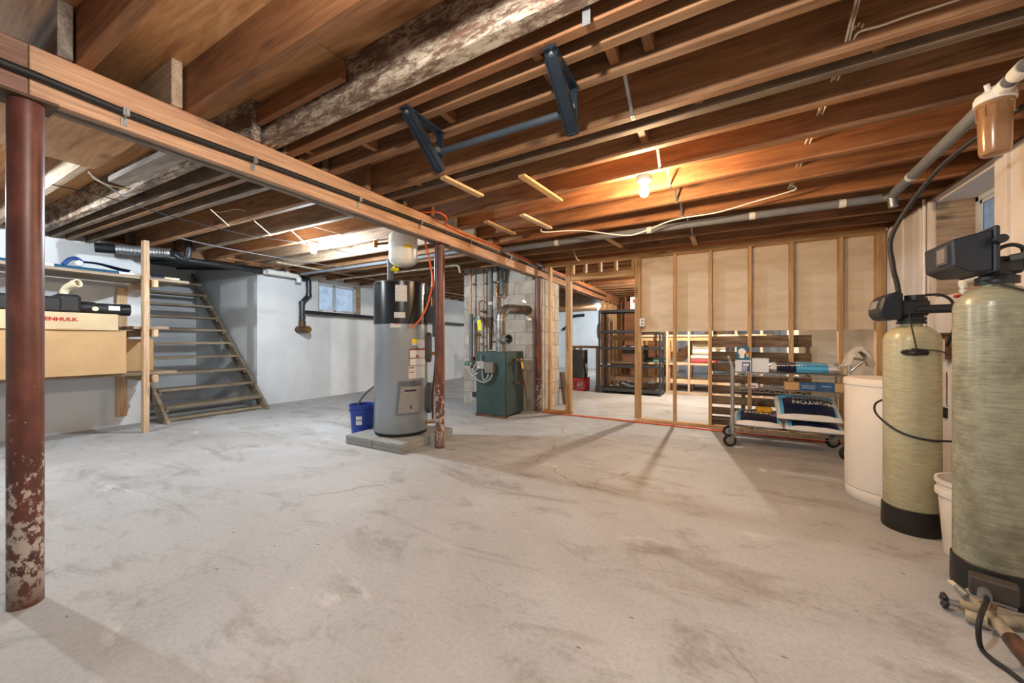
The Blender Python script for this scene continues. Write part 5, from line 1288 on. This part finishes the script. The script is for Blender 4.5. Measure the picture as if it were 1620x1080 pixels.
# top bag: navy | blue | white
t, strip, top = salt_bag('salt bag lying flat on the top tier of cart, navy and blue', (.70, 4.66, SZ[2] + .006), .55, .36, .105, -.02, 0, seed=1)
L = .55
strip(-L / 2, -L / 2 + .06, 'seam_end', 'bag_white'); strip(-L / 2 + .06, -.06, 'navy_panel', 'bag_navy'); strip(-.06, .18, 'blue_panel', 'bag_blue'); strip(.18, L / 2, 'seam_end', 'bag_white')
fx = lambda x0, y0: (lambda x, y: top(x0 + x, y0 + y * .30, .001) + Vector((0, -.006, 0)))
text_mesh('MORTON', .052, fx(-.145, -.171), 'paper', 'brand_lettering', t, .002, dense=True)
text_mesh('Pure', .045, fx(-.02, -.171), 'pvc', 'lettering', t, dense=True); text_mesh('and Natural', .042, fx(.09, -.171), 'navy', 'lettering', t, .0006, dense=True); text_mesh('40 lb', .045, fx(.228, -.171), 'navy', 'weight_lettering', t, dense=True)
def bag_low(lab, c, rot, tilt, seed, T=.13, L=.50):
    """Bag slumped toward the front: length along x, print upside down as it lies."""
    W = .38
    c = Vector(c); t = thing('salt_bag', lab, 'bag', tuple(c))
    R_ = Matrix.Rotation(rot, 3, 'Z')
    def hgt(x, y):
        a = max(0, 1 - abs(2 * x / L) ** 3.0); b = max(0, 1 - abs(2 * y / W) ** 2.6)
        w_ = mnoise.noise(Vector((x * 8 + seed * 3.1, y * 8, seed))) * .12 + mnoise.noise(Vector((x * 22, y * 22 + seed, 2.0))) * .05
        return T * (a ** .45) * (b ** .5) * (1 + w_)
    slope = math.tan(tilt)
    def top(x, y, e=0):
        s_ = max(0.0, (y + W / 2)) * slope
        return c + R_ @ Vector((x, y, T * .30 + hgt(x, y) * .70 + s_ + e))
    def bot(x, y): return c + R_ @ Vector((x, y, max(0.0, T * .30 - hgt(x, y) * .30) + (max(0.0, (y + W / 2)) * slope if tilt > .3 else 0)))
    def strip(x0, x1, y0, y1, nm, mat):
        m = MB(); n = max(2, int((x1 - x0) / L * 30)); k = max(2, int((y1 - y0) / W * 22))
        m.grid(lambda s, q: top(x0 + (x1 - x0) * s, y0 + (y1 - y0) * q), n, k)
        m.grid(lambda s, q: bot(x0 + (x1 - x0) * s, y0 + (y1 - y0) * q), n, k)
        return m.build(nm, mat, t, True)
    h = W / 2
    strip(-L / 2, -L / 2 + .03, -h, h, 'seam_end', 'bag_white'); strip(L / 2 - .03, L / 2, -h, h, 'seam_end', 'bag_white')
    strip(-L / 2 + .03, L / 2 - .03, -h, -h + .022, 'white_edge', 'bag_white')
    strip(-L / 2 + .03, -L / 2 + .06, -h + .022, h, 'blue_panel', 'bag_blue'); strip(L / 2 - .05, L / 2 - .03, -h + .022, h, 'blue_panel', 'bag_blue')
    strip(-L / 2 + .06, L / 2 - .05, -h + .022, .06, 'navy_panel', 'bag_navy'); strip(-L / 2 + .06, L / 2 - .05, .06, h, 'blue_panel', 'bag_blue')
    ff = lambda x0, y0: (lambda x, y: top(x0 - x, y0 - y, .004))
    text_mesh('MORTON', .075, ff(.05, -.03), 'paper', 'brand_lettering', t, .002, dense=True)
    text_mesh('Pure and Natural', .045, ff(.05, .03), 'paper', 'lettering', t, .0005, dense=True)
    sun = MB()
    for k in range(8):
        q = k * math.pi / 4; sun.add([top(.185 + .010 * math.cos(q + .4), -.05 + .010 * math.sin(q + .4), .004), top(.185 + .022 * math.cos(q), -.05 + .022 * math.sin(q), .004), top(.185 + .010 * math.cos(q - .4), -.05 + .010 * math.sin(q - .4), .004)], [(0, 1, 2)])
    sun.build('sun_emblem', 'sponge', t)
    return t
bag_low('navy salt bag with sponge resting on it, bottom tier of cart', (.335, 4.665, SZ[0] + .006), -.06, .16, 3, .12, .42)
bag_low('lower of two stacked salt bags on bottom tier of cart', (.78, 4.66, SZ[0] + .006), -.03, .05, 5, .11, .46)
bag_low('salt bag with blue end on top of another, bottom tier of cart', (.74, 4.68, SZ[0] + .10), -.02, .40, 7, .12)
sp = MB().box((0, 0, 0), (.135, .085, .055), Matrix.Rotation(.15, 3, 'Z'))
for q in sp.v: q += Vector((.39, 4.66, SZ[0] + .183))
tag(sp.build('sponge', 'sponge', None, True, bevel=.012), 'yellow sponge lying on a salt bag', 'sponge')
# cartons on the cart
def small_box(nm, a, b, lab, mat, group=None):
    a, b = Vector(a), Vector(b); t = thing(nm, lab, 'box', ((a.x + b.x) / 2, (a.y + b.y) / 2, a.z), group)
    MB().box2(a, b).build('carton', mat, t, bevel=.002); return t
zt = SZ[2] + .006
t = small_box('bulb_carton', (.135, 4.50, zt), (.27, 4.66, zt + .12), 'white carton with blue printed panel on the cart top', 'box_white')
MB().box2((.19, 4.4985, zt + .005), (.262, 4.4995, zt + .10)).build('printed_panel', 'box_blue', t); MB().box2((.20, 4.4975, zt + .06), (.25, 4.4984, zt + .085)).build('print_block', 'box_white', t)
for k in range(4): MB().box2((.195, 4.4975, zt + .015 + k * .011), (.235, 4.4984, zt + .020 + k * .011)).build('print_line', 'box_white', t)
t = small_box('plain_carton', (.278, 4.53, zt), (.422, 4.70, zt + .135), 'plain pale carton next to the printed carton on cart', 'box_white')
MB().box2((.278, 4.53, zt + .135), (.350, 4.70, zt + .138)).build('flap', 'box_white', t); MB().box2((.352, 4.53, zt + .135), (.422, 4.70, zt + .138)).build('flap', 'box_white', t)
t = small_box('bulb_carton', (.145, 4.50, zt + .121), (.255, 4.60, zt + .255), 'teal light bulb carton with bulb picture stacked on white carton', 'box_teal')
d = MB(); d.lathe([(1e-4, 0), (.034, 0)], (.190, 4.499, zt + .205), 24, Vector((0, -1, 0)).to_track_quat('Z', 'Y').to_matrix()); d.box((.190, 4.499, zt + .165), (.040, .0006, .05)); d.build('bulb_picture', 'paper', t)
for k, cc_ in enumerate(('red', 'sponge', 'yellow_label', 'bag_blue')): MB().box2((.226, 4.4982, zt + .195 - k * .016), (.250, 4.4992, zt + .208 - k * .016)).build('colour_swatch', cc_, t)
zm = SZ[1] + .006
t = small_box('filter_carton', (.55, 4.50, zm), (.80, 4.60, zm + .075), 'cardboard-ended blue carton on cart middle tier, nearer bulb cartons', 'cardboard'); MB().box2((.66, 4.499, zm + .001), (.8005, 4.601, zm + .0755)).build('blue_sleeve', 'box_blue', t)
for k in range(2): MB().box2((.68, 4.4978, zm + .045 - k * .02), (.78, 4.4988, zm + .049 - k * .02)).build('print_line', 'box_white', t)
t = small_box('filter_carton', (.803, 4.50, zm), (1.00, 4.60, zm + .078), 'blue carton with cardboard end by the brine tank, cart middle tier', 'cardboard'); MB().box2((.8025, 4.499, zm + .001), (.925, 4.601, zm + .0785)).build('blue_sleeve', 'box_blue', t)
MB().box2((.83, 4.4978, zm + .045), (.90, 4.4988, zm + .049)).build('print_line', 'box_white', t)
for (x, nm) in ((.605, 0), (.965, 1)):
    pass
t = small_box('small_carton', (.27, 4.52, zm), (.33, 4.58, zm + .045), 'tiny white carton with red band on the cart middle tier', 'box_white'); MB().box2((.269, 4.519, zm + .012), (.315, 4.5815, zm + .024)).build('red_band', 'red_print', t)
# towel thrown over the right handle
tw = MB()
def towel(s, q):
    a = (s - .5) * 3.6; x = 1.115 + .085 * math.sin(a * .75) * (1 + .15 * math.sin(9 * q)); z = .93 + .055 * math.cos(a) - .05 * abs(a) ** 1.3 * .9
    y = 4.50 + .22 * q + .025 * math.sin(7 * s + 3 * q)
    return Vector((x + .014 * math.sin(23 * q + 3 * s), y, z + .014 * math.sin(17 * q + 5 * s) + .03 * math.sin(math.pi * q)))
tw.grid(towel, 26, 22); tag(tw.build('towel', 'towel', None, True), 'crumpled beige towel hung over the cart end handle', 'towel')

# ------------------------------------------------------------------ pallet leaning behind the partition
pl = thing('wood_pallet', 'weathered wooden pallet standing upright behind the partition studs', 'pallet', (.38, 5.5, 0))
PX0, PX1, PYY = -.135, .905, 5.395
hts = [(.02, .11), (.16, .25), (.29, .38), (.42, .52), (.56, .66), (.70, .80), (.84, .94), (1.0, 1.14)]
rp = random.Random(9)
for (z0, z1) in hts:
    dz = rp.uniform(-.006, .006)
    board('deck_board', (PX0, PYY + .009, (z0 + z1) / 2 + dz), (PX1, PYY + .009, (z0 + z1) / 2 - dz), .018, z1 - z0, 'pallet_wood', pl)
for x in (PX0 + .02, (PX0 + PX1) / 2 - .14, PX1 - .03): board('runner', (x, PYY + .065, .0), (x, PYY + .065, 1.14), .04, .09, 'pallet_wood', pl, up=(0, 1, 0))
for z in (.07, .33, .60, .87, 1.09): board('bottom_board', (PX0, PYY + .12, z), (PX1, PYY + .12, z), .016, .09, 'pallet_wood', pl)

# ------------------------------------------------------------------ room beyond the partition
SX0, SX1, SY0, SY1 = -2.22, -1.03, 7.80, 8.26
sh = thing('steel_shelf', 'five-tier grey steel shelving unit seen through the doorway', 'shelf', ((SX0 + SX1) / 2, 8.0, 0))
for x in (SX0, SX1):
    for y in (SY0, SY1): board('upright', (x, y, 0), (x, y, 1.80 if False else 1.76), .04, .03, 'steel_grey', sh, up=(0, 1, 0))
for z in (.10, .59, .955, 1.29, 1.72):
    o = MB().box2((SX0 - .02, SY0 - .01, z - .05), (SX1 + .02, SY0 + .012, z)).box2((SX0 - .02, SY1 - .012, z - .05), (SX1 + .02, SY1 + .01, z)).box2((SX0 - .02, SY0, z - .05), (SX0, SY1, z)).box2((SX1, SY0, z - .05), (SX1 + .02, SY1, z)).build('shelf_beam', 'steel_grey', sh)
    MB().box2((SX0, SY0, z - .016), (SX1, SY1, z - .002)).build('shelf_deck', 'dark_grey', sh)
tag(MB().grid(lambda s, q: Vector((-1.75 + .35 * s, 7.85 + .25 * q, .962 + .02 * math.sin(6 * s + 4 * q) ** 2)), 8, 6).build('paper_stack', 'paper', None, True), 'loose papers on the middle steel shelf', 'paper')
tag(MB().grid(lambda s, q: Vector((-1.95 + .2 * s, 7.85 + .2 * q, 1.297 + .012 * math.sin(5 * s) ** 2)), 6, 4).build('paper_stack', 'paper', None, True), 'thin papers on the second highest steel shelf', 'paper')
# stud walls of the workroom
ww = struct_empty('wall_workroom', (-1.0, 8.4, 0))
def s2(x, y, z0, z1, mat='stud_pale', w=.038, d=.089, up=(0, 1, 0)): board('stud', (x, y, z0), (x, y, z1), w, d, mat, ww, up=up)
board('bottom_plate', (-1.0, 8.42, .019), (.86, 8.42, .019), .089, .038, 'stud_pale', ww)
for x in (-.97, -.56, -.15, .26, .67): s2(x, 8.42, .038, 2.2)
board('top_plate', (-1.0, 8.42, 2.225), (.86, 8.42, 2.225), .089, .06, 'stud', ww)
wb = struct_empty('wall_storage', (-2.45, 11, 0))
for k in range(12): board('stud', (BX1 - .06, 9.0 + .40 * k, .038), (BX1 - .06, 9.0 + .40 * k, 2.05), .038, .089, 'stud' if k else 'stud', wb, up=(1, 0, 0))
board('bottom_plate', (BX1 - .06, 8.96, .019), (BX1 - .06, 13.5, .019), .089, .038, 'stud', wb)
for k in range(8): board('stud', (-2.2 + .40 * k, 10.2, .0), (-2.2 + .40 * k, 10.2, 2.25), .038, .089, 'joist_red', wb, up=(0, 1, 0))
board('sheathing_panel', (-2.35, 10.32, .7), (-1.0, 10.32, .7), .012, 1.3, 'joist_red', wb)
board('sheathing_panel', (-2.35, 10.32, 1.75), (-1.0, 10.32, 1.75), .012, .8, 'joist_red', wb)
# workbench of studs with goods
bn = thing('work_bench', 'rough lumber bench with shelf behind the steel shelving', 'bench', (-.8, 9.0, 0))
for x in (-2.1, -1.5, -.95, -.2, .5):
    for y in (8.62, 9.15): board('leg', (x, y, 0), (x, y, 1.16), .038, .089, 'stud', bn, up=(0, 1, 0))
for i in range(4): board('bench_plank', (-2.25, 8.62 + .15 * i, .60), (.6, 8.62 + .15 * i, .60), .14, .038, 'stud_pale', bn)
for y in (8.60, 9.17): board('top_rail', (-2.3, y, 1.19), (.86, y, 1.19), .09, .04, 'stud_pale', bn)
for y in (8.60, 9.17): board('stretcher', (-2.2, y, 1.13), (.6, y, 1.13), .038, .089, 'stud', bn)
for y in (8.60, 9.17): board('stretcher', (-2.2, y, .24), (.6, y, .24), .038, .089, 'stud_pale', bn)
def folded(nm, c, d, mat, lab, n=3):
    t = thing(nm, lab, 'cloth', c)
    for k in range(n):
        z = c[2] + d[2] * k / n
        MB().tube([(c[0] - d[0] / 2, c[1], z + d[2] / n / 2), (c[0] - d[0] / 4, c[1] + .02, z + d[2] / n * .55), (c[0] + d[0] / 4, c[1] - .01, z + d[2] / n * .5), (c[0] + d[0] / 2, c[1], z + d[2] / n / 2)], d[2] / n / 1.9, 12, 4).build('fold', mat if isinstance(mat, str) else mat[k % len(mat)], t, True)
    return t
folded('rolled_cloth', (-.30, 8.77, .621), (.5, .3, .16), ('cloth_red', 'cloth_white'), 'pile of red and white folded cloths on the bench', 2)
folded('rolled_cloth', (-.22, 8.77, .789), (.6, .3, .24), 'cloth_white', 'two thick rolled white cloths atop the red ones', 2)
folded('rolled_cloth', (-1.15, 8.75, .62), (.55, .3, .10), ('cloth_teal', 'steel_grey'), 'flat teal and dark folded tarp on the bench', 2)
tub = thing('plastic_tub', 'open pink plastic tub on the bench behind steel shelves', 'tub', (-1.80, 8.7, .62))
MB().prism([(-.12, 0), (.12, 0), (.15, .16), (-.15, .16)], 8.62, 8.84, lambda p_, q, w: Vector((-1.80 + p_, w, .62 + q))).build('body', 'terracotta', tub); MB().box((-1.80, 8.73, .785), (.33, .25, .015)).build('rim', 'terracotta', tub)
blk = thing('appliance_box', 'dark appliance on the bench beside the pink tub', 'appliance', (-1.85, 9.0, .62)); MB().box2((-1.95, 8.9, .62), (-1.45, 9.1, .98)).build('case', 'black', blk, bevel=.01); MB().box2((-1.93, 8.892, .66), (-1.62, 8.899, .94)).build('front_panel', 'dark_grey', blk)
cg = thing('paper_carton', 'white printed carton on the top steel shelf', 'box', (-1.35, 8.05, 1.72)); MB().box2((-1.62, 7.95, 1.721), (-1.1, 8.2, 1.98)).build('carton', 'box_white', cg, bevel=.003)
for (a_, w_) in ((-1.57, .10), (-1.43, .06)): MB().box2((a_, 7.948, 1.86), (a_ + w_, 7.9495, 1.93)).build('print_block', 'red_print' if w_ > .08 else 'ink', cg)
MB().box2((-1.40, 7.948, 1.78), (-1.34, 7.9495, 1.84)).build('print_block', 'sponge', cg)
lowp = thing('low_pallet', 'small low wooden pallet on the workroom floor', 'pallet', (-.6, 9.3, 0))
for k in range(4): board('deck_board', (-1.05, 9.35 + .14 * k, .13), (-.05, 9.35 + .14 * k, .13), .10, .02, 'stud_pale', lowp)
for x in (-1.03, -.55, -.07): board('runner', (x, 9.28, .06), (x, 9.82, .06), .04, .12, 'stud_pale', lowp)
# second flight of stairs at the back
s2t = thing('rear_staircase', 'brown wooden stairs rising beyond the workbench', 'stairs', (0, 11, 0))
for k in range(10):
    x = -1.6 + .25 * k; z = .30 + .19 * k
    if z < 2.2: board('tread', (x, 10.9, z), (x, 11.8, z), .26, .04, 'joist', s2t); board('riser', (x + .12, 10.92, z + .095), (x + .12, 11.78, z + .095), .02, .17, 'joist_red', s2t)
for y in (10.88, 11.80): MB().prism([(-1.95, 0), (-1.6, 0), (.6, 1.70), (.6, 2.0), (.5, 2.0)], y, y + .04, lambda p_, q, w: Vector((p_, w, q))).build('stringer', 'joist', s2t)
# crate, heater and table by the far girder
cr = thing('milk_crate', 'red plastic milk crate on the far room floor', 'crate', (-2.72, 8.05, 0))
k0, k1, j0, j1, kz = -2.90, -2.56, 7.88, 8.22, .275
m = MB()
for (x, y) in ((k0, j0), (k1, j0), (k0, j1), (k1, j1)): m.box((x + (.02 if x == k0 else -.02), y + (.02 if y == j0 else -.02), kz / 2), (.04, .04, kz))
for z, h_ in ((.02, .04), (kz - .035, .07)):
    m.box(((k0 + k1) / 2, j0 + .01, z), (k1 - k0, .02, h_)); m.box(((k0 + k1) / 2, j1 - .01, z), (k1 - k0, .02, h_)); m.box((k0 + .01, (j0 + j1) / 2, z), (.02, j1 - j0, h_)); m.box((k1 - .01, (j0 + j1) / 2, z), (.02, j1 - j0, h_))
m.build('frame', 'crate_red', cr)
m = MB()
for i in range(1, 7):
    f_ = k0 + (k1 - k0) * i / 7; g_ = j0 + (j1 - j0) * i / 7
    m.bar((f_ - .03, j0 + .01, .04), (f_ + .03, j0 + .01, kz - .06), .012, .010, up=(0, 1, 0)); m.bar((f_ + .03, j0 + .01, .04), (f_ - .03, j0 + .01, kz - .06), .012, .010, up=(0, 1, 0))
    m.bar((k1 - .01, g_ - .03, .04), (k1 - .01, g_ + .03, kz - .06), .012, .010, up=(1, 0, 0)); m.bar((k1 - .01, g_ + .03, .04), (k1 - .01, g_ - .03, kz - .06), .012, .010, up=(1, 0, 0))
m.build('lattice', 'crate_red', cr); MB().box2((k0 + .02, j0 + .02, .01), (k1 - .02, j1 - .02, .025)).build('base', 'crate_red', cr)
bh = thing('space_heater', 'dark box heater with white cord standing on the red crate', 'heater', (-2.72, 8.05, kz))
MB().box2((-2.87, 7.92, kz), (-2.60, 8.20, .89)).build('case', 'dark_grey', bh, bevel=.008); MB().box2((-2.598, 7.95, kz + .05), (-2.592, 8.17, .84)).build('grille', 'black', bh)
MB().box2((-2.59, 8.02, .50), (-2.57, 8.08, .58)).build('plug', 'white', bh); MB().tube([(-2.58, 8.05, .50), (-2.57, 8.02, .40), (-2.57, 8.1, .36), (-2.57, 8.12, .45)], .006, 6, 5).build('cord', 'white', bh, True)
tb = thing('wood_table', 'plain wooden table behind the dark box heater', 'table', (-3.0, 9.6, 0))
board('top', (-3.35, 9.55, .93), (-2.55, 9.55, .93), .6, .06, 'stud', tb)
for x in (-3.3, -2.70):
    for y in (9.3, 9.8): board('leg', (x, y, 0), (x, y, .90), .06, .06, 'stud', tb, up=(0, 1, 0))
co = thing('hose_coil', 'beige coil hanging at the post of the far girder', 'coil', (-2.75, 9.2, 1.2))
for k in range(5): MB().tube([(-2.585 + .01 * k, 9.0 + (.11 + .008 * k) * math.cos(q), 1.32 + (.17 + .008 * k) * math.sin(q)) for q in [2 * math.pi * i / 18 for i in range(19)]], .012, 6).build('loop', 'beige', co, True)
pe = thing('drain_elbow', 'black drain elbow on the pale far wall', 'pipe', (-6.4, 14.4, 1.9)); pq = ony(888, 500, 14.35)
MB().tube([(pq.x, 14.538, 1.55), (pq.x + .25, 14.538, 1.75), (pq.x + .35, 14.538, 2.05), (pq.x + .9, 14.538, 2.12)], .06, 12, 4).build('pipe', 'abs', pe, True)
wpk = board('board_scrap', (-2.30, 6.05, 0.0), (-2.37, 6.06, .55), .10, .02, 'old_wood', None, up=(0, 1, 0)); tag(wpk, 'short scrap board leaning at the chimney corner', 'board')
# ------------------------------------------------------------------ bulbs
def bulb(name, loc, key, label, chain=False, cord=0.0):
    x, y, z = loc
    t = thing(name, label, 'light', (x, y, z))
    s, c = BULB[key]
    top = ZJ
    if cord:
        MB().cyl((x, y, z + .075), (x, y, top), .004, 8).build('cord', 'black', t)
        MB().lathe([(1e-4, .08), (.022, .08), (.024, .03), (1e-4, .03)], (x, y, z), 16).build('socket', 'black', t, True)
    else:
        MB().lathe([(1e-4, .110), (.052, .110), (.056, .095), (.050, .078), (.026, .066), (.024, .035), (1e-4, .035)], (x, y, z), 24).build('socket', 'porcelain', t, True)
    prof = [(1e-4, -.034), (.012, -.032), (.022, -.026), (.030, -.014), (.033, 0), (.031, .010), (.024, .024), (.016, .036), (.014, .05)]
    b = MB().lathe(prof, (x, y, z), 16).build('bulb_glass', emit('glow_' + key, c, s), t, True)
    if chain:
        MB().cyl((x + .03, y, z + .07), (x + .03, y, z - .12), .0015, 6).build('pull_chain', 'brass', t)
    return t
bulb('ceiling_bulb', (-.484, 2.855, 2.15), 'front_right', 'glowing warm bulb in white socket under joist near grey labelled pipe')
bulb('ceiling_bulb', (-4.24, 2.79, 2.15), 'left', 'glowing cool bulb with pull chain near the staircase', True)
bulb('ceiling_bulb', (-.51, 7.43, 2.15), 'workroom', 'bulb casting stud shadows, behind the hung drywall of the partition')
bulb('ceiling_bulb', (-3.55, 12.39, 2.15), 'far', 'glowing cool bulb before the far pale blue wall')
# beyond the frame: the bulb that throws the flaked column's shadow, and the one that lights the near joists' lower edges
bulb('ceiling_bulb_left_offscreen', (-4.9, .10, 2.15), 'near_left', 'cool bulb in white socket near the left storage rack end')
bulb('ceiling_bulb_overhead_offscreen', (-.35, .535, 2.15), 'overhead', 'bulb in white socket under the wide joist bay by the flaked column')
